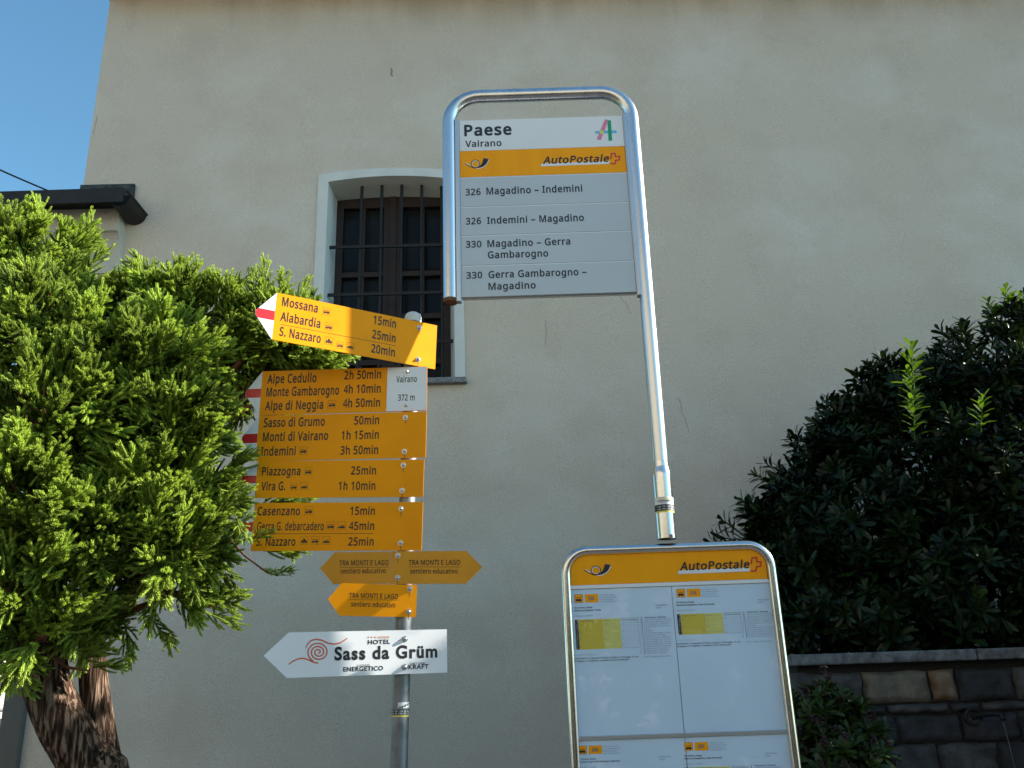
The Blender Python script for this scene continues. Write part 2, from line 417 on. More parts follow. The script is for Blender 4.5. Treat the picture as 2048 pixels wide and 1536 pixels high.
# ------------------------------------------------------------------ portico on the left of the house
K['portico'] = mat("portico_plaster", (0.55, 0.52, 0.46), 0.95, var=0.10, vscale=3, bump=0.35, bscale=110)
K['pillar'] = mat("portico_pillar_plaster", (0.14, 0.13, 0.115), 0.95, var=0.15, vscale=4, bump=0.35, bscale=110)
K['copper'] = mat("dark_sheet_metal", (0.022, 0.02, 0.019), 0.5, 0.4, var=0.4, vscale=9)
K['verd'] = mat("weathered_flashing", (0.07, 0.10, 0.10), 0.6, 0.5, var=0.6, vscale=22, col2=(0.02, 0.022, 0.022))
portico = thing("portico", fw.p(uL, 0, 0.05), "small portico with dark sheet metal roof and pale coved cornice beside the conifer", "portico")
zs = at(250, 388, 5.62).z                       # soffit height
xr_n, xr_f = at(250, 388, 5.62).x, at(298, 452, 6.0).x
xr = (xr_n + xr_f) / 2
xc = fw.uv(240, 545)[0]                         # right end of the cornice
zc1 = fw.uv(250, 470)[1]; zc0 = fw.uv(238, 549)[1]
XL = -7.5
prof = []                                       # (d, z) cove from the wall foot outwards
for i in range(9):
    t = i / 8 * math.pi / 2
    prof.append((0.03 + 0.09 * (1 - math.cos(t)), zc0 + 0.03 + (zc1 - zc0 - 0.06) * math.sin(t)))
prof = [(0.0, zc0), (0.03, zc0)] + prof + [(0.13, zc1 - 0.03), (0.13, zs), (0.0, zs)]
c = MB(); N_ = len(prof)
for u in (XL, xc):
    c.v += [fw.p(u, z, d) for d, z in prof]
for i in range(N_):
    j = (i + 1) % N_; c.f.append((i, j, N_ + j, N_ + i)); c.m.append(0)
c.f.append(tuple(range(N_ - 1, -1, -1))); c.m.append(0); c.f.append(tuple(range(N_, 2 * N_))); c.m.append(0)
c.build("cornice", K['portico'], portico)
pl = MB(); pw = fw.uv(47, 1480)[0]
pl.fbox(fw, uL - 0.008, pw, 0, zc0 - 0.003, -0.25, 0.05)
pl.build("pillar", K['pillar'], portico, bevel=0.01)
bm_ = MB(); bm_.fbox(fw, XL, uL - 0.011, zc0 - 0.5, zc0 - 0.003, -0.25, 0.02); bm_.build("beam", K['portico'], portico)
# lean-to roof
zr = at(220, 380, 6.0).z
r_ = MB()
xl = XL
r_.hexa([(xl, 5.66, zs), (xr - 0.10, 5.66, zs), (xr - 0.10, 5.995, zs), (xl, 5.995, zs),
         (xl, 5.66, zs + 0.03), (xr - 0.10, 5.66, zs + 0.03), (xr - 0.10, 5.995, zr - 0.06), (xl, 5.995, zr - 0.06)])
r_.box((xl, 5.585, zs - 0.08), (xr - 0.012, 5.599, zs + 0.034))
r_.build("roof", K['copper'], portico)
fl = MB()
a0 = fw.uv(163, 383)[0]; a1 = fw.uv(271, 379)[0]
fl.fbox(fw, a0, a1, zr - 0.10, zr, 0.004, 0.03)
fl.build("flashing", K['verd'], portico)
gt = MB(); nseg = 10; rad = (0.085)
prev = None
xcg = xr - 0.075
for i in range(nseg + 1):
    t = math.pi * i / nseg
    cur = [(xcg + rad * math.cos(t), zs - rad * math.sin(t) + 0.01)]
    for k_, rr in ((0, rad), ):
        pass
    if prev:
        (x0, z0), (x1, z1) = prev, cur[0]
        gt.add([(x0, 5.66, z0), (x1, 5.66, z1), (x1, 5.985, z1), (x0, 5.985, z0)], [(0, 1, 2, 3)])
    prev = cur[0]
ends = [(xcg + rad * math.cos(math.pi * i / nseg), zs - rad * math.sin(math.pi * i / nseg) + 0.01) for i in range(nseg + 1)]
for Y in (5.66, 5.985):
    gt.add([(x, Y, z) for x, z in ends], [tuple(range(len(ends)))])
gt.tube([(xcg + rad, 5.59, zs + 0.012), (xcg + rad, 5.99, zs + 0.012)], 0.011, 8)
gt.add([(xcg - rad, 5.66, zs + 0.012), (xcg + rad, 5.66, zs + 0.012), (xcg + rad, 5.985, zs + 0.012), (xcg - rad, 5.985, zs + 0.012)], [(0, 1, 2, 3)])
gt.build("gutter", K['copper'], portico)

# overhead cable to the portico roof
cb = MB(); p0 = at(112, 388, 5.75); p1 = at(-260, 205, 4.6)
pts = [p0.lerp(p1, t / 10) - Vector((0, 0, 0.03 * math.sin(math.pi * t / 10))) for t in range(11)]
cb.tube(pts, 0.0065, 8)
tag(cb.build("cable", mat("black_cable", (0.012, 0.012, 0.014), 0.6), smooth=True), "thin black overhead cable slanting across the sky to the portico roof", "cable")

# sunlit house down the street, seen past the left corner
K['far_plaster'] = mat("far_cream_plaster", (0.66, 0.60, 0.50), 0.9, var=0.08, vscale=1.5)
K['far_band'] = mat("far_grey_moulding", (0.30, 0.28, 0.26), 0.9)
K['far_base'] = mat("far_dark_base", (0.035, 0.04, 0.06), 0.8)
pc = at(8, 1450, 24.0)
fb = Frame((pc.x - 3.0, 24.0, 0), R(42))
far = thing("townhouse", fb.p(0, 0), "cream sunlit townhouse down the street past the left house corner", "townhouse")
m_ = MB(); m_.fbox(fb, -4, 12, 1.03, 2.95, -6, 0); m_.build("wall", K['far_plaster'], far)
m_ = MB(); m_.fbox(fb, -4, 12, 0.03, 1.02, -6, 0.02)
m_.fbox(fb, -4, 12, -1.2, 0.02, -6, 0.0)
m_.build("plinth", K['far_base'], far)
m_ = MB(); m_.fbox(fb, -4.05, 12.05, 1.80, 1.95, 0.002, 0.10); m_.fbox(fb, -4.05, 12.05, 1.25, 1.32, 0.002, 0.06); m_.build("moulding", K['far_band'], far)
m_ = MB(); m_.fbox(fb, -4.3, 12.3, 2.96, 3.1, -6.3, 0.3); m_.build("roof", K['tile'], far)

# glyph outlines (advance;contours) for the sign lettering, thousandths of an em
GLYPHS = {"A": {"w": "630;346 243 313 357 289 259 207 1 127 1 9 431 82 431 151 162 169 73 277 431 354 431 440 149 457 74 549 431 621 431 502 1 419 1", "k": "428;138 291 138 221 189 285 326 430 409 430 235 246 421 0 336 0 187 200 138 158 138 0 68 0 68 609 138 609", "j": "207;18 -192 -44 -183 -44 -126 -6 -133 25 -132 51 -120 64 -100 68 -67 68 430 139 430 136 -101 121 -142 95 -172 56 -189;63 546 71 576 83 586 104 591 124 586 137 576 145 546 137 516 124 506 104 501 75 512 66 526", "+": "459;257 311 417 311 417 254 257 254 257 89 200 89 200 254 40 254 40 311 200 311 200 477 257 477", "ì": "207;139 0 68 0 68 430 139 430;83 614 119 553 160 496 160 486 113 486 49 546 -1 606 -1 614", "K": "496;496 0 411 0 209 273 150 222 150 0 78 0 78 573 150 573 150 290 403 573 488 573 261 323", "@": "721;674 286 669 226 651 170 620 125 578 95 536 87 493 97 465 123 451 157 414 114 373 92 315 89 265 106 240 128 215 176 208 215 209 270 216 302 235 343 263 376 300 401 344 414 389 417 446 411 500 398 491 193 501 156 522 141 556 139 583 158 606 201 617 261 617 311 605 376 578 430 538 471 488 501 429 517 364 519 302 510 248 490 203 461 165 424 129 362 109 288 104 227 107 177 124 112 142 76 167 45 197 20 233 1 298 -15 363 -18 426 -11 520 16 520 -38 442 -62 364 -71 287 -67 208 -47 164 -23 110 25 71 88 55 138 48 194 49 273 63 341 88 404 123 457 169 502 224 537 288 561 361 572 447 568 502 553 566 519 617 469 646 423 669 349;269 235 279 179 305 147 345 137 372 141 393 152 415 183 428 225 437 358 365 366 342 362 314 347 284 308 274 278", "A": "512;437 0 368 177 141 177 73 0 0 0 224 575 289 575 512 0;282 415 255 500 230 415 165 241 346 241", "B": "521;241 573 336 565 384 551 421 529 445 497 457 456 459 431 446 371 431 347 409 328 382 313 350 304 350 300 415 279 441 261 461 236 477 177 472 115 461 87 436 52 413 33 370 13 299 1 78 0 78 573;256 329 318 335 346 345 365 361 377 382 383 408 383 438 376 463 351 490 308 506 150 511 150 329;150 269 150 61 311 64 346 74 380 101 398 138 401 178 392 214 370 241 344 256 307 266", "C": "507;323 517 253 506 217 490 187 466 162 434 144 397 127 321 128 241 140 181 164 132 199 93 244 68 301 56 371 58 460 78 460 15 382 -4 284 -7 232 1 186 17 147 41 101 90 78 131 56 203 50 258 51 329 61 388 89 456 120 499 159 534 206 559 242 571 302 580 367 578 422 569 482 547 453 486 383 511", "D": "585;536 292 533 231 512 153 474 91 420 45 376 23 297 4 78 0 78 573 309 569 359 558 424 529 476 484 513 425 528 377;460 289 454 359 443 398 426 430 391 469 361 487 308 505 266 510 150 511 150 62 299 68 357 87 381 102 402 119 434 164 454 220", "E": "446;398 0 78 0 78 573 398 573 398 509 150 509 150 330 383 330 383 268 150 268 150 63 398 63", "F": "416;150 0 78 0 78 573 398 573 398 509 150 509 150 306 383 306 383 243 150 243", "G": "584;326 302 524 302 524 22 462 5 398 -5 323 -8 267 -4 217 8 173 28 136 55 105 89 81 130 63 176 52 229 50 316 58 370 73 419 97 463 127 500 164 531 208 555 286 577 346 581 407 577 465 565 516 547 489 484 408 511 342 517 278 510 225 489 181 455 159 426 136 373 127 332 125 264 140 184 164 133 201 94 251 68 315 55 385 56 452 68 452 238 326 238", "H": "594;516 0 443 0 443 267 150 267 150 0 78 0 78 573 150 573 150 330 443 330 443 573 516 573", "I": "272;239 0 32 0 32 42 99 57 99 515 32 531 32 573 239 573 239 531 172 515 172 57 239 42", "L": "420;78 0 78 573 150 573 150 64 400 64 400 0", "M": "727;330 0 142 502 144 0 78 0 78 573 184 573 361 103 544 573 650 573 650 0 578 0 578 371 584 501 390 0", "N": "609;532 0 447 0 141 476 144 0 78 0 78 573 161 573 467 99 464 573 532 573", "O": "626;577 287 573 224 554 149 531 101 499 60 459 29 411 6 355 -6 292 -7 232 1 180 21 138 49 103 87 78 132 60 185 51 245 50 317 56 370 78 442 100 482 130 517 186 556 232 572 285 580 342 580 393 572 438 556 477 532 510 501 536 463 557 420 574 344;125 287 134 200 161 131 182 104 207 83 255 62 335 55 373 62 405 74 433 93 456 117 487 181 496 220 501 287 496 354 481 411 456 457 440 475 421 491 373 511 314 518 274 515 238 506 194 480 171 457 145 411 130 354", "P": "485;229 573 326 562 374 542 409 513 431 475 443 430 444 392 436 347 423 316 403 287 375 262 338 243 256 225 150 223 150 0 78 0 78 573;223 511 150 511 150 285 242 286 298 296 338 318 362 352 369 388 369 419 361 449 345 474 322 492 289 504", "R": "499;236 573 301 568 353 555 393 532 429 488 439 460 444 410 433 344 415 315 393 291 330 257 487 0 403 0 264 237 150 237 150 0 78 0 78 573;232 510 150 510 150 298 258 298 296 304 338 325 362 359 369 419 363 450 349 474 310 500", "S": "440;403 153 396 106 378 66 348 35 291 5 238 -6 167 -7 92 2 41 19 41 88 142 59 201 55 240 57 273 66 305 85 320 105 330 138 325 180 302 213 255 241 131 294 91 323 69 351 50 403 51 464 64 502 99 542 136 563 165 573 231 581 318 572 389 549 366 487 266 515 207 516 169 507 148 494 133 478 121 434 129 392 156 362 204 335 307 293 362 255 395 206", "T": "446;259 0 187 0 187 509 8 509 8 573 437 573 437 509 259 509", "U": "586;513 202 503 128 480 80 446 40 399 11 338 -5 256 -6 196 7 148 32 128 50 97 93 78 144 74 173 72 573 144 573 145 179 161 122 195 81 248 59 294 55 342 59 389 80 407 96 427 126 441 188 442 573 513 573", "V": "481;481 573 277 0 204 0 0 573 75 573 213 182 241 80 277 207 405 573", "W": "746;735 573 583 0 510 0 370 488 348 391 234 0 161 0 10 573 85 573 183 186 201 87 232 227 333 573 407 573 518 206 544 87 560 175 660 573", "a": "450;231 437 299 428 334 413 359 390 376 358 385 293 385 0 334 0 317 61 279 22 242 2 195 -7 136 -5 103 6 75 23 45 68 37 119 43 159 59 192 87 219 127 238 179 251 316 259 310 330 300 351 275 371 241 380 194 378 106 347 84 400 164 430;252 208 167 195 141 182 124 165 113 144 110 107 120 79 132 66 167 51 223 52 267 70 290 90 311 134 315 210", "b": "493;139 461 135 373 169 405 200 424 240 435 298 436 344 423 384 398 415 361 428 338 448 250 448 191 439 127 410 61 390 36 351 9 289 -7 226 -3 179 17 139 55 133 55 119 0 68 0 68 609 139 609;260 379 207 371 188 361 165 339 147 296 139 214 145 144 165 93 202 61 261 51 312 61 348 93 369 145 376 216 369 287 348 338 311 368", "c": "385;241 -8 187 -2 154 8 112 34 88 58 62 104 50 143 45 238 51 284 62 324 102 385 128 406 174 428 256 438 309 431 358 415 337 356 251 376 217 374 182 363 155 343 136 315 123 277 117 231 120 166 131 126 148 94 172 71 202 58 251 53 302 60 351 78 351 15 304 -2", "d": "493;221 -8 171 -2 128 17 92 48 65 91 45 179 45 249 56 311 66 338 93 381 128 413 171 432 221 438 280 429 317 411 359 374 355 434 354 609 425 609 425 0 368 0 354 58 329 30 296 7 262 -4;232 51 290 60 328 88 348 135 355 213 349 284 329 336 291 369 231 379 181 368 146 334 124 281 117 213 124 144 146 93 181 61", "e": "452;234 438 286 432 316 421 342 405 374 373 397 331 406 299 411 201 117 201 122 157 134 119 154 90 181 69 215 56 254 52 305 56 392 82 392 20 327 -1 231 -7 194 -2 143 17 114 36 79 75 62 108 51 146 45 189 47 257 55 297 76 349 108 390 149 419 198 435;233 380 188 372 154 348 130 309 119 257 338 257 330 312 312 346 276 373", "f": "276;266 375 158 375 158 0 87 0 87 375 12 375 12 408 87 432 95 522 110 558 132 585 152 597 186 609 259 612 310 599 292 544 228 556 197 550 181 539 162 502 158 430 266 430", "g": "493;221 438 261 434 297 422 329 402 355 373 359 373 369 430 425 430 425 -7 416 -80 388 -135 354 -164 310 -183 254 -192 160 -188 78 -165 78 -100 136 -122 191 -132 254 -133 300 -119 333 -90 347 -63 354 -31 358 57 310 14 263 -4 195 -6 147 7 108 33 77 71 56 121 45 180 45 247 56 306 91 377 126 411 147 423 194 436;230 379 187 370 169 359 147 336 123 277 117 213 124 143 146 92 182 60 232 50 295 61 331 91 351 140 356 214 347 296 326 340 292 367", "h": "496;139 431 135 370 188 416 221 429 264 437 306 435 348 426 382 408 407 381 423 344 430 298 431 0 361 0 361 275 355 321 338 353 319 367 265 379 235 377 199 366 181 354 160 329 147 295 140 254 139 0 68 0 68 609 139 609", "i": "207;139 430 139 0 68 0 68 430;104 591 124 586 137 576 145 546 137 516 124 506 104 501 75 512 66 526 63 546 71 576 83 586", "l": "207;139 0 68 0 68 609 139 609", "m": "750;540 438 603 429 636 412 660 387 676 352 685 280 685 0 615 0 615 277 610 321 594 353 577 367 528 379 490 374 460 362 438 342 418 298 411 237 411 0 342 0 342 277 337 317 325 347 309 363 281 376 253 379 227 377 194 366 177 354 158 329 146 296 140 255 139 0 68 0 68 430 125 430 136 371 140 371 166 403 209 428 258 438 312 433 360 414 402 366 427 398 461 420 499 433", "n": "496;275 438 322 434 377 412 403 387 421 352 431 280 431 0 361 0 361 275 355 321 338 353 319 367 265 379 204 368 176 351 158 324 146 289 139 247 139 0 68 0 68 430 125 430 136 371 140 371 162 398 198 422 231 433", "o": "485;442 216 438 165 428 121 411 82 388 51 359 25 324 7 285 -4 227 -8 188 -1 151 12 119 33 92 60 70 95 54 135 46 181 45 239 61 319 77 352 110 392 169 426 204 435 263 437 332 420 374 392 398 367 431 301;117 216 123 154 135 116 163 78 192 59 243 51 294 59 331 86 356 128 369 199 363 277 338 335 314 359 294 370 256 378 221 377 185 368 158 348 130 303 120 263", "p": "493;273 438 322 432 365 413 401 383 428 339 444 284 449 216 444 148 434 110 419 77 390 37 352 10 306 -5 261 -8 213 1 176 19 134 55 139 -192 68 -192 68 430 126 430 139 371 170 405 197 422 231 434;260 379 210 371 190 362 167 342 145 289 139 216 147 139 165 93 188 70 208 59 261 51 308 60 326 72 348 98 367 144 376 217 369 283 348 334 311 367", "q": "493;354 -9 358 58 323 25 291 5 251 -6 194 -6 148 6 110 31 78 68 66 91 45 179 45 238 54 302 83 368 104 393 143 420 204 437 267 433 314 412 358 371 369 430 425 430 425 -192 354 -192;233 51 294 62 327 87 349 140 355 213 348 285 328 337 290 369 231 379 181 368 145 334 124 281 117 213 124 145 146 93 182 61", "r": "331;269 438 319 433 310 368 268 374 232 369 195 351 166 321 149 289 140 251 139 0 68 0 68 430 126 430 137 351 164 388 198 418 231 433", "s": "384;348 119 343 80 327 49 302 24 255 2 194 -8 135 -6 88 2 42 19 42 83 116 56 195 49 224 53 256 66 274 86 279 103 276 132 253 158 103 228 57 266 43 302 42 341 52 372 72 398 118 425 179 437 264 433 339 409 315 353 238 377 171 379 124 361 114 350 108 328 115 302 139 282 268 226 314 197 341 159", "t": "289;212 50 272 59 272 5 219 -7 167 -5 138 4 112 20 91 44 78 79 74 125 74 375 13 375 13 409 75 437 103 528 144 528 144 430 269 430 269 375 144 375 146 103 153 83 170 63 185 54", "u": "496;427 430 427 0 370 0 359 57 313 15 282 1 247 -6 173 -4 134 8 112 21 81 59 65 114 63 430 135 430 135 153 141 108 158 76 176 62 230 51 273 55 296 63 315 75 336 100 349 134 356 175 357 430", "v": "407;163 0 0 430 75 430 180 137 201 63 332 430 407 430 244 0", "y": "409;1 430 76 430 169 185 205 68 333 430 409 430 207 -97 181 -139 157 -164 128 -181 94 -191 49 -192 9 -186 9 -130 72 -134 110 -118 142 -80 174 -2", "z": "377;346 0 31 0 31 47 262 375 45 375 45 430 340 430 340 377 112 55 346 55", "x": "424;170 220 22 430 102 430 213 268 322 430 402 430 253 220 410 0 330 0 213 172 94 0 14 0", "0": "459;419 287 415 201 401 128 376 70 349 37 304 6 245 -7 188 -4 137 16 109 40 76 88 53 151 42 229 40 317 48 399 65 467 93 520 133 557 186 578 229 581 269 578 320 557 361 520 391 467 410 399;110 287 121 156 137 111 159 78 190 59 229 52 268 59 298 78 320 110 336 156 345 215 348 287 345 359 336 417 320 463 298 495 268 515 229 521 190 515 159 495 137 463 121 417", "1": "459;285 0 216 0 219 499 108 405 71 452 226 573 285 573", "2": "459;417 0 38 0 38 59 271 298 306 353 321 412 318 453 309 477 284 503 249 518 207 520 169 514 126 495 83 466 45 513 85 543 163 574 209 580 255 579 285 572 325 556 356 531 372 510 388 472 394 428 389 385 369 331 313 254 128 64 417 64", "3": "459;395 439 389 392 363 347 330 321 277 302 337 283 367 266 390 243 405 214 412 181 410 131 397 87 371 50 318 14 241 -6 123 -3 72 8 36 23 36 89 100 65 168 52 219 52 278 65 305 81 324 104 335 132 339 164 335 197 326 215 288 247 226 263 123 265 123 326 236 332 269 344 301 369 319 404 323 434 320 460 304 490 262 516 199 521 140 508 75 473 39 521 87 550 147 573 199 580 273 576 317 563 365 527 390 477", "4": "459;443 130 359 130 359 0 291 0 291 130 17 130 17 190 286 576 359 576 359 193 443 193;291 374 292 500 263 446 86 193 291 193", "5": "459;221 351 275 346 322 331 361 307 389 274 407 232 413 183 410 145 395 95 378 67 343 32 298 8 261 -2 221 -7 156 -6 103 3 60 18 51 23 51 90 95 70 148 57 200 52 252 58 293 76 317 97 333 126 340 162 340 194 332 225 317 251 294 271 262 284 221 291 164 290 99 280 64 302 86 573 373 573 373 508 146 508 132 342", "6": "459;44 245 49 326 64 404 95 474 131 520 181 555 228 572 306 581 377 573 377 513 320 523 257 518 216 504 173 474 151 443 134 407 121 352 115 291 170 339 233 357 271 358 316 349 354 331 375 313 400 279 412 251 421 184 411 112 399 82 372 44 322 8 257 -7 199 -4 140 19 101 54 70 103 51 166;238 51 284 59 320 84 343 125 351 184 344 233 324 271 289 295 241 303 195 296 150 270 126 240 115 198 126 138 152 92 193 60", "7": "459;109 0 344 508 35 508 35 573 419 573 419 518 187 0", "8": "459;229 581 291 574 330 559 370 529 390 497 400 443 390 392 354 345 291 303 355 265 389 234 411 196 419 148 408 90 395 65 367 34 330 11 300 1 231 -8 157 0 126 10 89 33 61 63 49 87 39 146 47 194 68 232 99 264 158 299 100 343 71 383 61 411 58 444 68 497 88 528 129 559 182 577;108 145 116 107 138 76 176 55 229 48 281 55 319 76 342 108 350 148 343 182 317 217 274 246 217 270 166 243 136 219 114 182;228 524 188 518 155 502 134 476 127 441 133 406 151 379 179 357 232 330 282 357 307 379 325 406 330 441 323 476 302 502 270 518", "9": "459;417 328 412 247 397 168 366 99 330 52 279 18 232 0 154 -8 82 0 82 60 140 50 204 54 245 68 287 99 310 129 327 165 340 221 346 281 290 233 227 215 189 215 144 223 106 242 85 260 61 294 49 321 40 387 50 460 63 491 90 529 141 564 205 580 262 577 322 553 361 518 391 469 410 406;223 521 178 513 142 488 118 447 110 388 117 339 137 301 171 277 220 269 266 276 304 296 335 333 346 374 335 435 310 481 269 512", ".": "215;58 43 68 81 100 97 126 94 142 85 157 53 156 26 147 6 132 -6 113 -11 88 -8 72 2 61 18", ",": "215;154 84 128 1 85 -103 33 -103 73 93 148 93", "-": "258;32 184 32 246 226 246 226 184", "–": "401;32 184 32 246 369 246 369 184", ":": "215;58 43 68 81 100 97 126 94 142 85 157 53 156 26 147 6 132 -6 113 -11 88 -8 72 2 61 18;58 387 68 425 100 441 126 438 142 429 157 396 156 369 147 350 132 338 113 332 88 335 72 345 61 362", "/": "298;290 573 77 0 8 0 221 573", "(": "241;32 220 38 306 49 369 67 429 93 486 150 573 217 573 167 493 132 407 111 315 103 221 109 139 132 38 172 -57 216 -127 150 -127 93 -42 67 14 49 73 38 135", ")": "241;209 220 203 135 192 73 173 14 148 -42 91 -127 25 -127 69 -57 108 38 131 139 137 221 131 304 108 406 69 503 24 573 91 573 148 486 173 429 192 369 203 306", " ": "209"}, "B": {"S": "458;399 643 350 670 299 686 247 691 188 685 138 668 97 642 66 606 47 561 40 509 62 428 116 368 259 275 313 226 335 165 323 126 308 108 287 93 259 83 224 79 191 82 128 105 70 148 44 178 44 54 102 19 133 6 199 -7 235 -9 287 -3 333 15 372 43 401 80 419 125 426 176 404 268 350 333 207 422 153 466 131 522 135 545 161 581 209 600 239 603 315 588 370 556 399 532", "a": "427;411 80 369 57 355 58 349 65 347 310 341 356 325 394 300 422 267 442 228 454 153 456 98 443 75 431 35 397 35 300 57 323 104 356 128 366 177 374 222 366 238 356 256 320 258 295 258 271 107 214 76 196 50 172 32 141 26 101 30 73 40 47 56 24 78 7 105 -5 156 -8 217 11 257 37 270 11 279 2 307 -8 338 -8 363 -2 411 26;258 91 207 58 162 56 147 62 124 84 116 117 121 141 136 162 159 180 258 222", "s": "385;324 421 256 449 192 458 150 454 114 443 84 426 62 401 49 371 44 336 60 282 98 240 238 149 254 120 252 105 235 83 188 69 123 84 41 128 41 32 120 0 197 -9 237 -5 273 8 303 27 326 54 340 86 345 123 335 165 322 185 277 226 160 304 146 317 135 339 137 350 151 369 194 380 253 369 324 333", "d": "510;451 682 362 682 362 440 283 458 206 451 152 429 107 395 73 351 51 297 44 235 51 168 71 110 103 63 146 29 199 7 262 0 451 0;362 75 226 80 191 94 165 117 148 147 138 182 135 222 140 266 153 304 175 335 203 358 238 373 279 378 321 374 362 361", "G": "740;673 336 444 336 444 248 575 248 575 108 528 94 427 81 350 90 283 114 228 154 187 205 160 268 151 340 160 411 186 473 227 526 280 566 343 592 414 601 455 599 537 584 659 534 659 633 527 679 416 691 317 679 229 644 155 589 99 518 63 433 50 337 62 242 98 158 153 89 226 36 314 3 413 -9 545 4 673 47", "r": "396;69 449 69 0 158 0 158 235 162 272 173 305 190 333 212 354 238 368 267 373 306 361 350 329 397 406 361 435 326 452 290 458 269 455 226 432 204 410 158 346 158 449", "ü": "500;437 0 437 449 348 449 348 128 299 81 261 67 241 65 190 77 172 91 152 135 149 449 60 449 60 170 65 117 80 73 103 38 134 12 172 -4 215 -9 238 -7 284 9 348 57 348 0;158 628 125 615 111 582 125 549 158 535 191 549 204 582 191 615;344 628 311 615 297 582 311 549 344 535 377 549 390 582 377 615", "m": "771;59 449 59 0 148 0 148 326 201 371 260 383 301 372 317 358 338 312 341 0 430 0 430 326 481 367 530 383 577 371 596 356 610 335 620 309 623 0 712 0 712 282 707 332 694 375 672 410 642 436 606 452 563 458 532 455 479 434 413 377 378 422 356 437 307 456 279 458 237 451 193 428 148 390 148 449", "H": "729;653 682 555 682 555 385 173 385 173 682 75 682 75 0 173 0 173 297 555 297 555 0 653 0", "O": "823;45 341 56 251 90 168 143 97 216 41 305 4 409 -9 517 4 607 41 680 97 734 168 767 251 778 341 766 433 733 516 679 587 606 642 516 678 411 691 307 678 218 642 145 587 91 516 57 433;146 341 155 412 181 475 222 527 275 567 339 592 411 601 484 592 548 567 601 527 642 475 668 412 677 341 668 270 642 207 601 155 548 115 484 90 411 81 339 90 275 115 222 155 181 207 155 270", "T": "604;587 682 17 682 17 594 253 594 253 0 351 0 351 594 587 594", "E": "500;462 682 75 682 75 0 471 0 471 88 173 88 173 300 452 300 452 388 173 388 173 594 462 594", "L": "490;172 682 74 682 74 0 480 0 480 88 172 88", "N": "781;706 682 614 682 614 154 152 682 74 682 74 0 166 0 166 525 622 0 706 0", "R": "604;77 682 77 0 175 0 175 296 241 294 265 287 292 271 321 243 397 140 487 0 604 0 439 246 388 302 359 324 421 363 443 389 460 419 470 453 473 491 466 546 446 593 413 631 368 659 314 676 249 682;175 598 281 595 315 586 340 570 358 550 368 525 372 495 361 441 345 418 320 400 284 388 175 384", "I": "250;174 682 76 682 76 0 174 0", "C": "708;656 635 530 678 422 691 319 679 229 644 154 589 97 517 61 430 48 331 57 256 87 179 136 107 207 47 300 6 416 -9 467 -7 555 8 663 51 663 158 584 116 504 90 464 83 425 81 348 90 281 114 225 153 184 205 158 268 149 340 158 411 185 474 227 527 281 567 347 592 421 601 460 599 537 584 656 530", "U": "708;648 682 550 682 549 254 534 176 507 136 468 108 415 88 347 81 291 87 242 107 200 139 176 172 160 244 159 682 61 682 61 258 72 174 103 106 149 55 207 19 274 -2 345 -9 438 0 514 26 573 67 615 122 640 189 648 268", "K": "656;285 359 582 682 460 682 173 370 173 682 75 682 75 0 173 0 173 337 520 0 655 0", "A": "667;362 686 293 686 0 0 100 0 186 201 476 201 567 0 667 0;326 536 436 289 224 289", "F": "469;440 682 76 682 76 0 174 0 174 317 440 317 440 405 174 405 174 594 440 594", "D": "750;76 0 342 0 447 13 536 50 607 105 660 175 693 255 704 341 695 422 666 501 617 572 547 629 455 668 341 682 76 682;174 594 325 594 412 585 482 559 536 519 573 467 596 407 603 341 598 293 582 238 550 183 499 135 427 101 330 88 174 88", " ": "278", "u": "500;437 0 437 449 348 449 348 128 299 81 261 67 241 65 190 77 172 91 152 135 149 449 60 449 60 170 65 117 80 73 103 38 134 12 172 -4 215 -9 238 -7 284 9 348 57 348 0", "n": "500;150 449 61 449 61 0 150 0 150 322 207 372 225 381 262 387 287 384 309 373 339 336 347 309 350 0 439 0 439 277 434 333 418 379 394 414 363 438 327 453 286 458 261 456 213 440 150 390", "i": "219;154 449 65 449 65 0 154 0;163 585 161 599 147 622 124 636 110 638 96 636 73 622 59 599 57 585 59 571 73 548 96 534 110 532 124 534 147 548 161 571", "q": "500;354 -230 443 -230 443 449 279 449 189 437 124 406 80 362 53 312 40 263 36 221 44 157 66 101 100 55 146 21 201 -1 264 -9 354 7;354 369 354 86 312 71 270 66 231 72 196 87 167 111 146 143 132 180 127 222 133 268 149 305 173 334 204 354 238 365", "e": "479;438 130 386 101 334 82 281 76 241 80 207 91 179 110 156 136 140 170 130 211 446 211 440 287 422 349 393 397 354 431 307 451 251 458 192 451 141 429 100 395 68 350 48 294 41 230 47 169 66 113 98 64 140 25 194 0 259 -9 357 4 438 44;132 270 154 330 172 352 194 368 221 378 253 381 282 378 308 367 328 351 343 329 354 302 358 270"}}

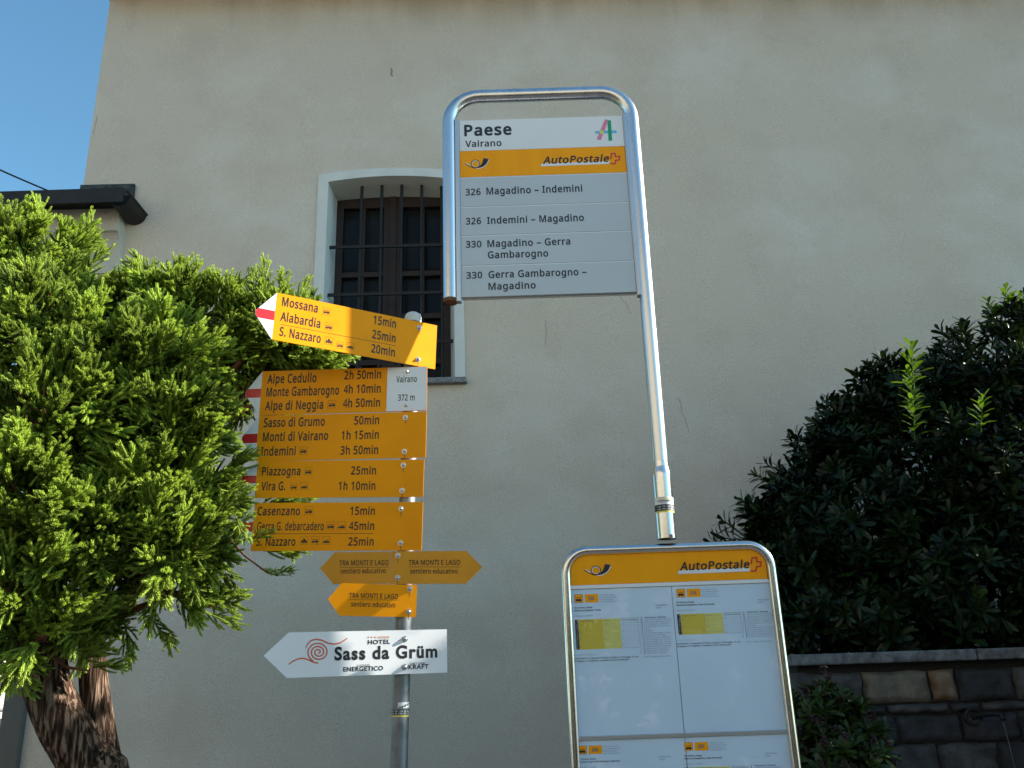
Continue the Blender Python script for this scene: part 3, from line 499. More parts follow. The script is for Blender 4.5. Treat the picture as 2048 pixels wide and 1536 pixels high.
# ------------------------------------------------------------------ lettering
def parse(d, flip):
    o = {}
    for k_, s_ in d.items():
        q = s_.split(';'); loops = []
        for l in q[1:]:
            a = [int(x) / 1000 for x in l.split()]
            pts = [(a[i], a[i + 1]) for i in range(0, len(a), 2)]
            loops.append(pts[::-1] if flip else pts)
        o[k_] = (int(q[0]) / 1000, loops)
    return o
FONT = {k_: parse(v, k_ == 'B') for k_, v in GLYPHS.items()}
CAPH = {'A': 0.573, 'B': max(p[1] for p in FONT['B']['H'][1][0])}
_tess = {}
def glyph(font, ch, bold):
    if ch == '4': bold = min(bold, .012)
    key = (font, ch, round(bold, 4))
    if key not in _tess:
        adv, loops = FONT[font][ch]; out = []
        for l in loops:
            n = len(l); q = []
            for i in range(n):
                a, b, c_ = Vector(l[i - 1]), Vector(l[i]), Vector(l[(i + 1) % n])
                t1 = (b - a); t2 = (c_ - b)
                if t1.length < 1e-6 or t2.length < 1e-6: q.append(b); continue
                t1.normalize(); t2.normalize()
                n1 = Vector((-t1.y, t1.x)); n2 = Vector((-t2.y, t2.x)); nn = n1 + n2
                nn = nn.normalized() if nn.length > 1e-4 else n1
                q.append(b + nn * bold / max(0.5, nn.dot(n1)))
            out.append([Vector((p.x, p.y, 0)) for p in q])
        area = lambda l: sum(l[i - 1].x * l[i].y - l[i].x * l[i - 1].y for i in range(len(l)))
        def inside(p, l):
            r_ = False
            for i in range(len(l)):
                a, b = l[i - 1], l[i]
                if (a.y > p.y) != (b.y > p.y) and p.x < (b.x - a.x) * (p.y - a.y) / (b.y - a.y) + a.x: r_ = not r_
            return r_
        solid = [l for l in out if area(l) < 0]; holes = [l for l in out if area(l) >= 0]
        flat = []; tri = []
        for l in solid:
            grp = [l] + [h for h in holes if inside(h[0], l)]; k = len(flat)
            tri += [tuple(i + k for i in t) for t in tessellate_polygon(grp)]
            flat += [p for q in grp for p in q]
        _tess[key] = (adv + bold * 2, flat, tri)
    return _tess[key]
def text(mb, fr, s_, u0, u1, v, cap, font='A', bold=0.0, d=0.0004, m=0, slant=0.0, rise=0.0):
    """one line of lettering: starts at u0, is fitted to end at u1 (None: natural width), cap height 'cap'"""
    x = 0.0; items = []; lo = 1e9; hi = -1e9
    for ch in s_:
        adv, fl_, tr = glyph(font, ch, bold)
        if fl_:
            lo = min(lo, x + min(p.x for p in fl_)); hi = max(hi, x + max(p.x for p in fl_))
        items.append((x, fl_, tr)); x += adv
    sy = cap / CAPH[font]
    sx = (u1 - u0) / (hi - lo) if u1 is not None else sy * 0.95
    for x0, fl_, tr in items:
        if not fl_: continue
        pts = []
        for p in fl_:
            u = u0 + (x0 + p.x - lo) * sx + slant * p.y * sy
            pts.append(fr.p(u, v + p.y * sy + rise * (u - u0), d))
        mb.add(pts, tr, m)

class Px:
    """reads positions on a plate from an enlarged detail of the photograph"""
    def __init__(s, fr, ox, oy, k): s.fr, s.ox, s.oy, s.k = fr, ox, oy, k
    def __call__(s, x, y): return s.fr.uv(s.ox + x / s.k, s.oy + y / s.k)
    def text(s, mb, t, x0, y0, x1, y1, cap, **kw):
        a = s(x0, y0); b = s(x1, y1); c = s((x0 + x1) / 2, (y0 + y1) / 2 - cap); v = (a[1] + b[1]) / 2
        text(mb, s.fr, t, a[0], b[0], v, c[1] - v, **kw)
    def poly(s, mb, pts, d, m=0): mb.flat(s.fr, [s(*p) for p in pts], d, m)
    def stroke(s, mb, pts, wpx, d, m=0, closed=False):
        q = s(pts[0][0] + 10, pts[0][1]); k = abs(q[0] - s(*pts[0])[0]) / 10
        w_ = [x * k for x in wpx] if isinstance(wpx, (list, tuple)) else wpx * k
        mb.stroke(s.fr, [s(*p) for p in pts], w_, d, m, closed)
    def rect(s, mb, x0, y0, x1, y1, d, m=0):
        a = s(x0, (y0 + y1) / 2)[0]; b = s(x1, (y0 + y1) / 2)[0]; t = s((x0 + x1) / 2, y0)[1]; o = s((x0 + x1) / 2, y1)[1]
        mb.flat(s.fr, [(a, o), (b, o), (b, t), (a, t)], d, m)

def icon(mb, fr, u, v, sz, kind, d=0.0004, m=0):
    """small outlined transport pictogram, lower left corner at u, v"""
    t = sz * 0.025
    q = lambda a, b, c_, e, mm=m: mb.flat(fr, [(u + a * sz, v + b * sz), (u + c_ * sz, v + b * sz), (u + c_ * sz, v + e * sz), (u + a * sz, v + e * sz)], d, mm)
    q(0, 0, 1, .022); q(0, .978, 1, 1); q(0, .022, .022, .978); q(.978, .022, 1, .978)
    disc = lambda cx, cy, r_: mb.flat(fr, [(u + (cx + r_ * math.cos(i * .7854)) * sz, v + (cy + r_ * math.sin(i * .7854)) * sz) for i in range(8)], d)
    P_ = lambda pts: mb.flat(fr, [(u + a * sz, v + b * sz) for a, b in pts], d)
    if kind == 'bus':
        P_([(.10, .26), (.90, .26), (.90, .46), (.82, .50), (.10, .42)]); q(.12, .60, .84, .65)
        q(.14, .42, .18, .60); q(.40, .46, .44, .60); q(.62, .48, .66, .60); q(.80, .50, .84, .60)
        disc(.28, .24, .09); disc(.72, .24, .09)
    elif kind == 'ship':
        P_([(.10, .20), (.86, .20), (.94, .42), (.10, .36)]); q(.24, .40, .66, .48); P_([(.55, .50), (.86, .56), (.86, .62), (.55, .56)])
    else:
        P_([(.10, .28), (.90, .28), (.84, .52), (.64, .52), (.64, .68), (.38, .80), (.38, .52), (.16, .52)])
        disc(.24, .22, .08); disc(.5, .22, .08); disc(.76, .22, .08)

def horn(mb, P, x, y, k, d, ink, white):
    """post horn emblem; x,y = ring centre in detail pixels, k = scale"""
    T = lambda pts: [(x + a * k, y + b * k) for a, b in pts]
    ringp = [(math.cos(i * math.pi / 14) * 70, math.sin(i * math.pi / 14) * 66) for i in range(28)]
    P.stroke(mb, T([(a * .86 + 2, b * .86 + 3) for a, b in ringp]), 12 * k, d, white, True)
    bell_w = [(150, -98), (232, -72), (205, -10), (160, 40), (100, 72), (20, 84)]
    P.stroke(mb, T(bell_w), 12 * k, d, white)
    P.stroke(mb, T([(150, -98), (232, -74)]), 14 * k, d, white)
    P.stroke(mb, T([(-168, -14), (-80, 36)]), 13 * k, d, white)
    P.stroke(mb, T(ringp), 12 * k, d + .0003, ink, True)
    P.poly(mb, T([(138, -92), (220, -66), (190, 0), (140, 44), (80, 66), (0, 76), (-40, 68), (-40, 60), (20, 64), (70, 40), (108, 0), (126, -46)]), d + .0003, ink)
    P.stroke(mb, T([(-178, -6), (-150, 14), (-90, 46), (-40, 66), (0, 72)]), 12 * k, d + .0003, ink)

def swiss_cross(mb, P, pts, wpx, d, m):
    P.stroke(mb, pts, wpx, d, m)

# ------------------------------------------------------------------ bus stop sign
BY = 2.78
fs = Frame((at(1080, 400, BY).x, BY, 0), 0.0, [(918, 243.5), (1244, 232.5), (1274, 585.6), (924, 596)])
base = at(1334, 1075, BY); 
stop = thing("bus_stop_sign", (base.x, BY, 0), "steel bus stop pole carrying a route panel above a framed timetable board", "bus stop sign")
Z1 = Px(fs, 860, 160, 3.2)
uLt = (fs.uv(898, 254)[0] + fs.uv(900.6, 597)[0]) / 2
pt = fs.uv(1265, 254); pb = fs.uv(1320.7, 895); pe = fs.uv(1333.5, 1078)
def leg_u(v): return pt[0] + (pe[0] - pt[0]) * (v - pt[1]) / (pe[1] - pt[1])
vT = (fs.uv(944, 191)[1] + fs.uv(1213, 188)[1]) / 2
vB = fs.uv(900.6, 606)[1]
RT = 0.0243; rc = 0.115
path = [(uLt, vB), (uLt, vT - rc)]
for i in range(1, 9):
    a = math.pi - i * math.pi / 16; path.append((uLt + rc + rc * math.cos(a), vT - rc + rc * math.sin(a)))
uRt = leg_u(vT - rc)
for i in range(0, 9):
    a = math.pi / 2 - i * math.pi / 16; path.append((uRt - rc + rc * math.cos(a), vT - rc + rc * math.sin(a)))
v_sl = fs.uv(1326, 930)[1]
path.append((leg_u(v_sl - 0.05), v_sl - 0.05))
# finer sampling of the long legs keeps shading smooth
t_ = MB(); t_.tube([fs.p(u, v) for u, v in path], RT, 24, cap=False)
arch_tube = t_.build("arch_tube", K['steel'], stop, smooth=True)
t_ = MB(); t_.tube([fs.p(uLt, vB + .002), fs.p(uLt, vB + .03)], RT * 0.86, 20)
t_.tube([fs.p(uLt, vB), fs.p(uLt, vB + .014)], RT * 1.015, 24, cap=False)
t_.build("tube_end", K['rust'], arch_tube, smooth=False)
# sleeve
t_ = MB(); rs = 0.0302
ve = pe[1]
prof_ = [(v_sl + .012, RT * 1.003), (v_sl + .006, RT * 1.03)] + [(v_sl - .035 * t / 8, RT * 1.03 + (rs - RT * 1.03) * (3 * (t / 8) ** 2 - 2 * (t / 8) ** 3)) for t in range(1, 9)] + [(v_sl - .05, rs), (v_sl - .08, rs), (ve, rs)]
vv = []
t_.tube([fs.p(leg_u(v), v) for v, _ in prof_], [r for _, r in prof_], 28, cap=False)
sleeve = t_.build("pole_sleeve", K['chrome'], stop, smooth=True)
Zp = Px(fs, 1250, 880, 6.68)
def band(fr, u_of, v0, v1, r, a0, a1, mb, m=0, n=20):
    k = len(mb.v)
    for v in (v0, v1):
        for i in range(n + 1):
            a = a0 + (a1 - a0) * i / n
            mb.v.append(fr.p(u_of(v) + r * math.sin(a), v, r * math.cos(a)))
    for i in range(n):
        mb.f.append((k + i, k + i + 1, k + n + 2 + i, k + n + 1 + i)); mb.m.append(m)
st = MB()
vs = [Zp(540, y)[1] for y in (780, 880, 965, 985)]
band(fs, leg_u, vs[1], vs[0], rs + .0006, -1.3, 1.5, st, 0)
band(fs, leg_u, vs[2], vs[1], rs + .0006, -1.5, 1.5, st, 1)
band(fs, leg_u, vs[3], vs[2], rs + .0006, -1.5, 1.5, st, 2)
def curved_text(mb, s_, v, cap, r, a0, a1, m):
    tmp = MB(); flatf = Frame((0, 0, 0), 0)
    text(tmp, flatf, s_, a0 * r, a1 * r, 0, cap, bold=.02)
    mb.add([fs.p(leg_u(v) + r * math.sin(p.x / r), v + p.z, r * math.cos(p.x / r)) for p in tmp.v], tmp.f, m)
curved_text(st, "AFSE", Zp(540, 822)[1], .007, rs + .0012, -.75, .6, 2)
curved_text(st, "+41 79 130 22 40", Zp(540, 918)[1], .0045, rs + .0012, -.9, 1.3, 0)
curved_text(st, "+41 79 735 62 18", Zp(540, 952)[1], .0045, rs + .0012, -.9, 1.3, 0)
v = Zp(540, 834)[1]; band(fs, leg_u, v - .001, v + .0015, rs + .0012, -.8, .65, st, 1); v = Zp(540, 852)[1]; band(fs, leg_u, v - .0006, v + .0006, rs + .0012, -.6, .4, st, 1)
st.build("sticker", [K['white'], K['ink'], K['lemon']], sleeve)
kk = MB(); q = Zp(597, 1310); kk.fbox(fs, q[0] - .005, q[0] + .005, q[1] - .007, q[1] + .007, rs - .004, rs + .004); kk.build("grub_screw", K['galv'], sleeve, bevel=.001)

# panel plates between two rails
pu0 = (Z1(186, 270)[0] + Z1(205, 1390)[0]) / 2; pu1 = (Z1(1229, 235)[0] + Z1(1323, 1360)[0]) / 2
vrow = [(Z1(190, a)[1] + Z1(b, c_)[1]) / 2 for a, b, c_ in ((268, 1228, 232), (461, 1243, 430), (628, 1256, 597), (818, 1272, 785), (1003, 1288, 966), (1195, 1306, 1158), (1394, 1325, 1362))]
PD = 0.006
def plate(i, name, m, label=None, gap=.0004):
    b = MB(); b.fbox(fs, pu0, pu1, vrow[i + 1] + (gap if i < 5 else 0), vrow[i], -.010, PD)
    o = b.build(name, m, stop, bevel=.0012)
    if label: o["label"] = label
    return o
bk = MB(); bk.fbox(fs, pu0 + .002, pu1 - .002, vrow[6] - .003, vrow[0] - .002, -.016, -.0105); bk.build("back_panel", K['white'], stop)
for (x0, x1, yb, sx) in ((162, 184, 1425, 0), (1230, 1254, 1385, 1)):
    a = (Z1(x0, 300)[0]); 
    b = MB()
    if sx == 0: uu0, uu1 = pu0 - .017, pu0 - .0005
    else: uu0, uu1 = pu1 + .0005, pu1 + .017
    vb_ = Z1(190 if sx == 0 else 1335, yb)[1]; vt_ = vrow[0] + .003
    b.fbox(fs, uu0, uu1, vb_, vt_, -.014, .010); b.fbox(fs, uu0 + (0 if sx == 0 else .004), uu1 - (.004 if sx == 0 else 0), vb_, vt_, .0102, .014)
    b.build("side_rail", K['alu'], stop, bevel=.0015)
    b = MB()
    if sx == 0: b.fbox(fs, uLt + RT - .004, uu0 - .0005, vb_ + .01, vt_ - .01, -.008, .004)
    else: b.fbox(fs, uu1 + .0005, max(leg_u(vb_), leg_u(vt_)) - RT + .006, vb_ + .01, vt_ - .01, -.008, .004)
    b.build("gap_strip", K['dark_gap'], stop)  # dark strip standing in for the shaded gap between tube and rail
LD = PD + .0004
np_ = plate(0, "name_plate", K['white'], "white stop name plate with coloured letter emblem")
t_ = MB()
Z1.text(t_, "Paese", 220, 362, 523, 355, 66, bold=.032, d=LD, m=0); Z1.text(t_, "Vairano", 226, 435, 458, 428, 39, bold=.022, d=LD, m=0)
Z1.poly(t_, [(1118, 258), (1142, 262), (1092, 392), (1066, 386)], LD, 1)
Z1.poly(t_, [(1055, 338), (1060, 333), (1190, 329), (1195, 335), (1191, 346), (1062, 350), (1055, 346)], LD + .0002, 3)
Z1.poly(t_, [(1134, 266), (1156, 264), (1165, 394), (1142, 396)], LD + .0004, 2)
Z1.poly(t_, [(1098 + 13 * math.cos(i * .52), 341 + 13 * math.sin(i * .52)) for i in range(12)], LD + .0004, 4)
t_.build("lettering", [K['ink_navy'], K['pink'], K['green'], K['blue'], K['lemon']], np_)
bp_ = plate(1, "brand_plate", K['brand'], "yellow plate with post horn and red cross emblem")
def brand_marks(Zq, parent, sc_, x, y, cap, d, hornpos, cross, under, cw):
    t_ = MB()
    horn(t_, hornpos[0], hornpos[1], hornpos[2], hornpos[3], d, 0, 1)
    Zq.poly(t_, under, d, 1)
    Zq.text(t_, "AutoPostale", *x, cap, bold=.022, d=d + .0003, m=0, slant=.2)
    Zq.stroke(t_, cross, cw, d + .0003, 2)
    t_.build("lettering", [K['ink'], K['white'], K['red']], parent)
Zh = Px(fs, 900, 300, 8.533)
brand_marks(Z1, bp_, 1, (722, 541, 1142, 530), 0, 44, LD, (Zh, 435, 252, 1.0), [(1157, 512), (1159, 477), (1184, 476), (1185, 496), (1212, 495), (1210, 518), (1187, 520), (1184, 541), (1153, 542)],
            [(708, 559), (716, 540), (1150, 524), (1144, 543)], 8.5)
rows = [[("326", 228, 744, 325, 741, 40), ("Magadino – Indemini", 362, 738, 975, 719, 42)],
        [("326", 230, 930, 328, 927, 40), ("Indemini – Magadino", 366, 926, 985, 906, 42)],
        [("330", 230, 1078, 330, 1075, 40), ("Magadino – Gerra", 368, 1074, 898, 1058, 42), ("Gambarogno", 371, 1146, 757, 1134, 42)],
        [("330", 233, 1276, 335, 1273, 40), ("Gerra Gambarogno –", 375, 1272, 1002, 1252, 42), ("Magadino", 375, 1347, 677, 1338, 42)]]
for i, rr in enumerate(rows):
    o = plate(2 + i, "route_plate", K['plate'], "pale grey plate reading " + " ".join(x[0] for x in rr))
    t_ = MB()
    for s_, x0, y0, x1, y1, cp in rr: Z1.text(t_, s_, x0, y0, x1, y1, cp, bold=.024, d=LD)
    t_.flat(fs, [(pu0, vrow[2 + i] - .0045), (pu1, vrow[2 + i] - .0045), (pu1, vrow[2 + i] - .0012), (pu0, vrow[2 + i] - .0012)], PD + .0003, 1)
    t_.build("lettering", [K['ink_navy'], K['white']], o)

# timetable board below
fbd = Frame((at(1340, 1200, BY).x, BY, 0), 0.0, [(1147, 1170), (1545, 1157), (1575, 1463), (1156, 1478)])
RB = 0.0145
bu0 = (fbd.uv(1136.5, 1200)[0] + fbd.uv(1147.6, 1500)[0]) / 2; bu1 = (fbd.uv(1554.5, 1200)[0] + fbd.uv(1584, 1500)[0]) / 2
bvt = fbd.uv(1340, 1096)[1]; rb = 0.07
path = [(bu0, -fbd.P.z + 0.0), (bu0, bvt - rb)]
for i in range(1, 9):
    a = math.pi - i * math.pi / 16; path.append((bu0 + rb + rb * math.cos(a), bvt - rb + rb * math.sin(a)))
for i in range(0, 9):
    a = math.pi / 2 - i * math.pi / 16; path.append((bu1 - rb + rb * math.cos(a), bvt - rb + rb * math.sin(a)))
path.append((bu1, 0.0))
t_ = MB(); t_.tube([fbd.p(u, v) for u, v in path], RB, 20, cap=False); board = t_.build("board_frame", K['chrome'], stop, smooth=True)
vbot = 0.62
Z5 = Px(fbd, 1100, 1060, 3.938); Z6 = Px(fbd, 1100, 1300, 3.938)
hv = (Z5(200, 436)[1] + Z5(1750, 382)[1]) / 2; wv = (Z5(200, 468)[1] + Z5(1750, 413)[1]) / 2
iu0, iu1 = bu0 + RB * .8, bu1 - RB * .8
b = MB(); b.fbox(fbd, iu0, iu1, vbot, bvt - RB * .8 - .03, -.012, -.006)
b.prism(fbd, [(iu0, bvt - rb), (iu1, bvt - rb), (iu1 - .03, bvt - RB), (iu0 + .03, bvt - RB)], -.012, -.0062)
b.build("back_panel", K['alu'], board)
hp = [(iu0 + .004, hv), (iu1 - .004, hv)]
for i in range(0, 7): a = i * math.pi / 12; hp.append((iu1 - .004 - .05 + .05 * math.cos(a), bvt - RB - .05 + .05 * math.sin(a)))
for i in range(0, 7): a = math.pi / 2 + i * math.pi / 12; hp.append((iu0 + .004 + .05 + .05 * math.cos(a), bvt - RB - .05 + .05 * math.sin(a)))
b = MB(); b.prism(fbd, hp, -.005, .001); hd = b.build("header_panel", K['brand'], board)
Zb = Px(fbd, 1120, 1090, 6.146)
brand_marks(Z5, hd, 1, (1022, 318, 1568, 300), 0, 62, .0022, (Zb, 440, 312, .80), [(1585, 268), (1590, 220), (1626, 217), (1627, 252), (1660, 251), (1657, 287), (1625, 290), (1621, 322), (1582, 325)],
            [(1003, 348), (1015, 318), (1574, 296), (1568, 326)], 11)
b = MB(); b.fbox(fbd, iu0, iu1, wv, hv - .0008, -.004, .003); b.build("header_rail", K['white'], board, bevel=.001)
dv1 = (Z6(235, 685)[1] + Z6(1845, 626)[1]) / 2; dv0 = (Z6(235, 714)[1] + Z6(1845, 660)[1]) / 2
b = MB(); b.fbox(fbd, iu0, iu1, dv0, dv1, -.004, .004); b.build("divider_bar", K['alu'], board, bevel=.001)
um = (Z5(985, 460)[0] + Z6(1027, 640)[0]) / 2
SD = -.001
sheetinks = [K['ink'], K['grey_ink'], K['pale_ink'], K['tab_yellow'], K['tab_pale'], K['paper'], K['brand']]
def sheet(u0, u1, v0, v1, label):
    b = MB(); b.fbox(fbd, u0, u1, v0, v1, -.005, SD); o = b.build("timetable_sheet", K['paper'], board); o["label"] = label; return o
def sheet_print(parent, Zq, x, y, dy, num, l1, l2, date, tw, th, stops, foot, wcol, thin_footer):
    """x,y = detail pixels of the sheet's top left; dy = drop per pixel to the right (lines rise with the frame)"""
    t_ = MB(); D = SD + .0004
    Y = lambda xx, yy: y + yy - (xx) * 0.034
    def T(s_, xx, yy, x2, cap, m=0, bold=0.0): Zq.text(t_, s_, x + xx, Y(xx, yy), x + x2, Y(x2, yy), cap, m=m, bold=bold, d=D + .0006)
    def Rr(x0, y0, x1, y1, m, dd=0.0): Zq.rect(t_, x + x0, Y((x0 + x1) / 2, y0), x + x1, Y((x0 + x1) / 2, y1), D + dd, m)
    Rr(0, 0, 68, 68, 1); Rr(3, 3, 65, 65, 6, .0002); Rr(12, 38, 56, 54, 0, .0004); Rr(16, 26, 52, 30, 0, .0004); Rr(16, 52, 26, 58, 0, .0004); Rr(42, 52, 52, 58, 0, .0004)
    Rr(82, 2, 188, 68, 6); T(num, 110, 49, 158, 27, 1, .03)
    for i, s_ in enumerate(("AutoPostale Ticino", "Tel. 0840 852 852", "ticino@autopostale.ch", "www.autopostale.ch")): T(s_, 196, 16 + i * 18, 196 + (120 + 20 * (i % 2)), 9, 2)
    T("Informazioni", 640, 112, 730, 10, 1); T("orario", 640, 132, 682, 10, 1)
    T(l1, 0, 112, 138, 12, 0, .015); T(l2, 0, 134, 138 + tw, 12, 0, .015); T(date, 0, 176, 145, 10, 2)
    h = th
    Rr(10, 200, 36, 200 + h, 0); Rr(36, 200, 228, 200 + h, 3); Rr(228, 200, 368, 200 + h, 4); Rr(368, 200, 510, 202, 1); Rr(508, 200, 510, 200 + h, 2); Rr(368, 198 + h, 510, 200 + h, 1)
    nrow = int(h / 18)
    for i in range(1, nrow): Rr(36, 200 + i * h / nrow, 508, 201.4 + i * h / nrow, 2, .0004)
    for i in range(nrow): T(str(6 + i), 17, 200 + (i + .78) * h / nrow, 30, 10, 5)
    T("Lunedì – Venerdì", 40, 218, 150, 9, 1); T("Sabato", 236, 218, 276, 9, 1); T("Domenica e festivi", 374, 218, 494, 9, 0)
    for k_ in (2, 5, 8, 11):
        if k_ < nrow: 
            T("05", 44, 200 + (k_ + .8) * h / nrow, 58, 10, 1); T("12", 238, 200 + (k_ + .8) * h / nrow, 252, 10, 1); T("12", 378, 200 + (k_ + .8) * h / nrow, 392, 10, 1)
    T("A 11.12.16 – 9.12.17", 8, 228 + h + 20, 150, 10, 2)
    T("Giorni festivi: 1 e 6 gennaio, 19 marzo, 22 aprile, 1 e 30 maggio, 10, 20 e", 4, 228 + h + 48, 506, 11, 0, .012)
    T("29 giugno, 1 e 15 agosto, 1 novembre, 8, 25 e 26 dicembre", 4, 228 + h + 68, 430, 11, 0, .012)
    Rr(540, 200, 543, 204 + 17 * len(stops), 1)
    for i, s_ in enumerate(stops): T(s_, 552, 206 + i * 17.5, 552 + min(210, 12 * len(s_)), 10, 0 if i == 0 else 2, .015 if i == 0 else 0); T(str(i * 3 % 60), 520, 206 + i * 17.5, 530, 9, 1)
    if thin_footer: T("Orari di viaggio approssimativi", 545, 200 + h + 78, 760, 10, 2)
    t_.build("print", sheetinks, parent)
S1s = ["Vairano, Paese", "Vairano, Bivio per S. Nazzaro", "Piazzogna, Bivio Mosciano", "Piazzogna, Paese", "Piazzogna, Centro", "Vira", "Fosano", "Vira Gambarogno centro", "Monti di Fosano", "Monti di Fosano, Pianascio", "Alpe di Neggia, Bv. Tamaro", "Alpe di Neggia, Bv. Tamaro", "Alpe di Neggia, Bivio", "Indemini, Monti di Sciaga", "Indemini, Dogana", "Indemini, Chiesa", "Indemini, Paese"]
S2s = ["Vairano, Paese", "Vairano, Bivio per S. Nazzaro", "Piazzogna, Fontanella", "Piazzogna, Centro", "Piazzogna, Dogana", "Piazzogna, Paese", "Fosano", "Vira Gambarogno, Sottochiesa", "Vira Gambarogno, Bv. Paese", "Vira Gambarogno, Paese", "Magadino, Debarcadero", "Magadino, Casa Comunale"]
o = sheet(iu0, um - .0012, dv1 + .0006, wv - .001, "upper left timetable sheet with a tall yellow table"); sheet_print(o, Z5, 192, 507, 0, "326", "da Vairano, Paese", "direzione Indemini, Paese", "valido dal 11.12.2016", 72, 236, S1s, 0, 0, True)
o = sheet(um + .0012, iu1, dv1 + .0006, wv - .001, "upper right timetable sheet with a short yellow table"); sheet_print(o, Z5, 997, 464, 0, "326", "da Vairano, Paese", "direzione Magadino, Casa Comunale", "valido dal 09.04.2017", 160, 162, S2s, 0, 0, True)
o = sheet(iu0, um - .0012, vbot + .01, dv0 - .0006, "lower left timetable sheet, cut by the picture edge"); sheet_print(o, Z6, 222, 755, 0, "330", "da Vairano, Paese", "direzione Gerra Gambarogno, Stazione", "valido dal 11.12.2016", 190, 200, S2s, 0, 0, False)
o = sheet(um + .0012, iu1, vbot + .01, dv0 - .0006, "lower right timetable sheet, cut by the picture edge"); sheet_print(o, Z6, 1058, 728, 0, "330", "da Vairano, Paese", "direzione Magadino, Casa Comunale", "valido dal 11.12.2016", 160, 200, S2s, 0, 0, False)
b = MB(); b.fbox(fbd, iu0, iu1, vbot - .03, vbot, -.012, .006); b.build("bottom_rail", K['alu'], board, bevel=.002)

# ------------------------------------------------------------------ hiking signpost
HY = 2.80
ptop = at(826, 640, HY); pbot = at(797.4, 1535, HY); pdir = (ptop - pbot).normalized()
def pole_at(z): return pbot + pdir * ((z - pbot.z) / pdir.z)
ground_pt = pole_at(0.12)
post = thing("signpost", (ground_pt.x, ground_pt.y, 0.12), "leaning grey metal post carrying yellow hiking arrows and one white hotel arrow", "signpost")
RP = 0.0262
t_ = MB(); t_.tube([pole_at(0.12), pole_at(ptop.z)], RP, 24); pole = t_.build("pole", K['galv'], post, smooth='auto')
t_ = MB(); t_.tube([ptop - pdir * .012, ptop + pdir * .010], 0.029, 20, cap=False); t_.dome(ptop + pdir * .010, pdir, .029, .019, n=20, rings=3); t_.build("cap", K['cap'], pole, smooth='auto')
tilt = math.atan2(pdir.x, pdir.z)
fpole = Frame(pole_at(1.5), 0.0, tilt=-tilt)
Z4 = Px(fpole, 500, 1220, 4.096)
st = MB()
def pv(y): return Z4(1220, y)[1]
cyl = lambda v: 0.0
band(fpole, cyl, pv(802), pv(755), RP + .0007, -.2, 1.3, st, 0); band(fpole, cyl, pv(857), pv(814), RP + .0007, -1.5, 1.5, st, 1); band(fpole, cyl, pv(873), pv(862), RP + .0007, -1.5, 1.5, st, 2)
for k_ in range(4):
    a = -.1 + k_ * .34; v = pv(795 - 9 * k_); band(fpole, cyl, v - .0012, v + .0012, RP + .0014, a, a + .5, st, 1)
def ctext2(mb, s_, v, cap, r, a0, a1, m):
    tmp = MB(); text(tmp, Frame((0, 0, 0), 0), s_, a0 * r, a1 * r, 0, cap, bold=.02)
    mb.add([fpole.p(r * math.sin(p.x / r), v + p.z, r * math.cos(p.x / r)) for p in tmp.v], tmp.f, m)
ctext2(st, "+41 79 130 22 40", pv(834), .0042, RP + .0014, -1.1, 1.2, 0); ctext2(st, "+41 79 735 62 18", pv(853), .0042, RP + .0014, -1.1, 1.2, 0)
st.build("sticker", [K['white'], K['ink'], K['lemon']], pole)

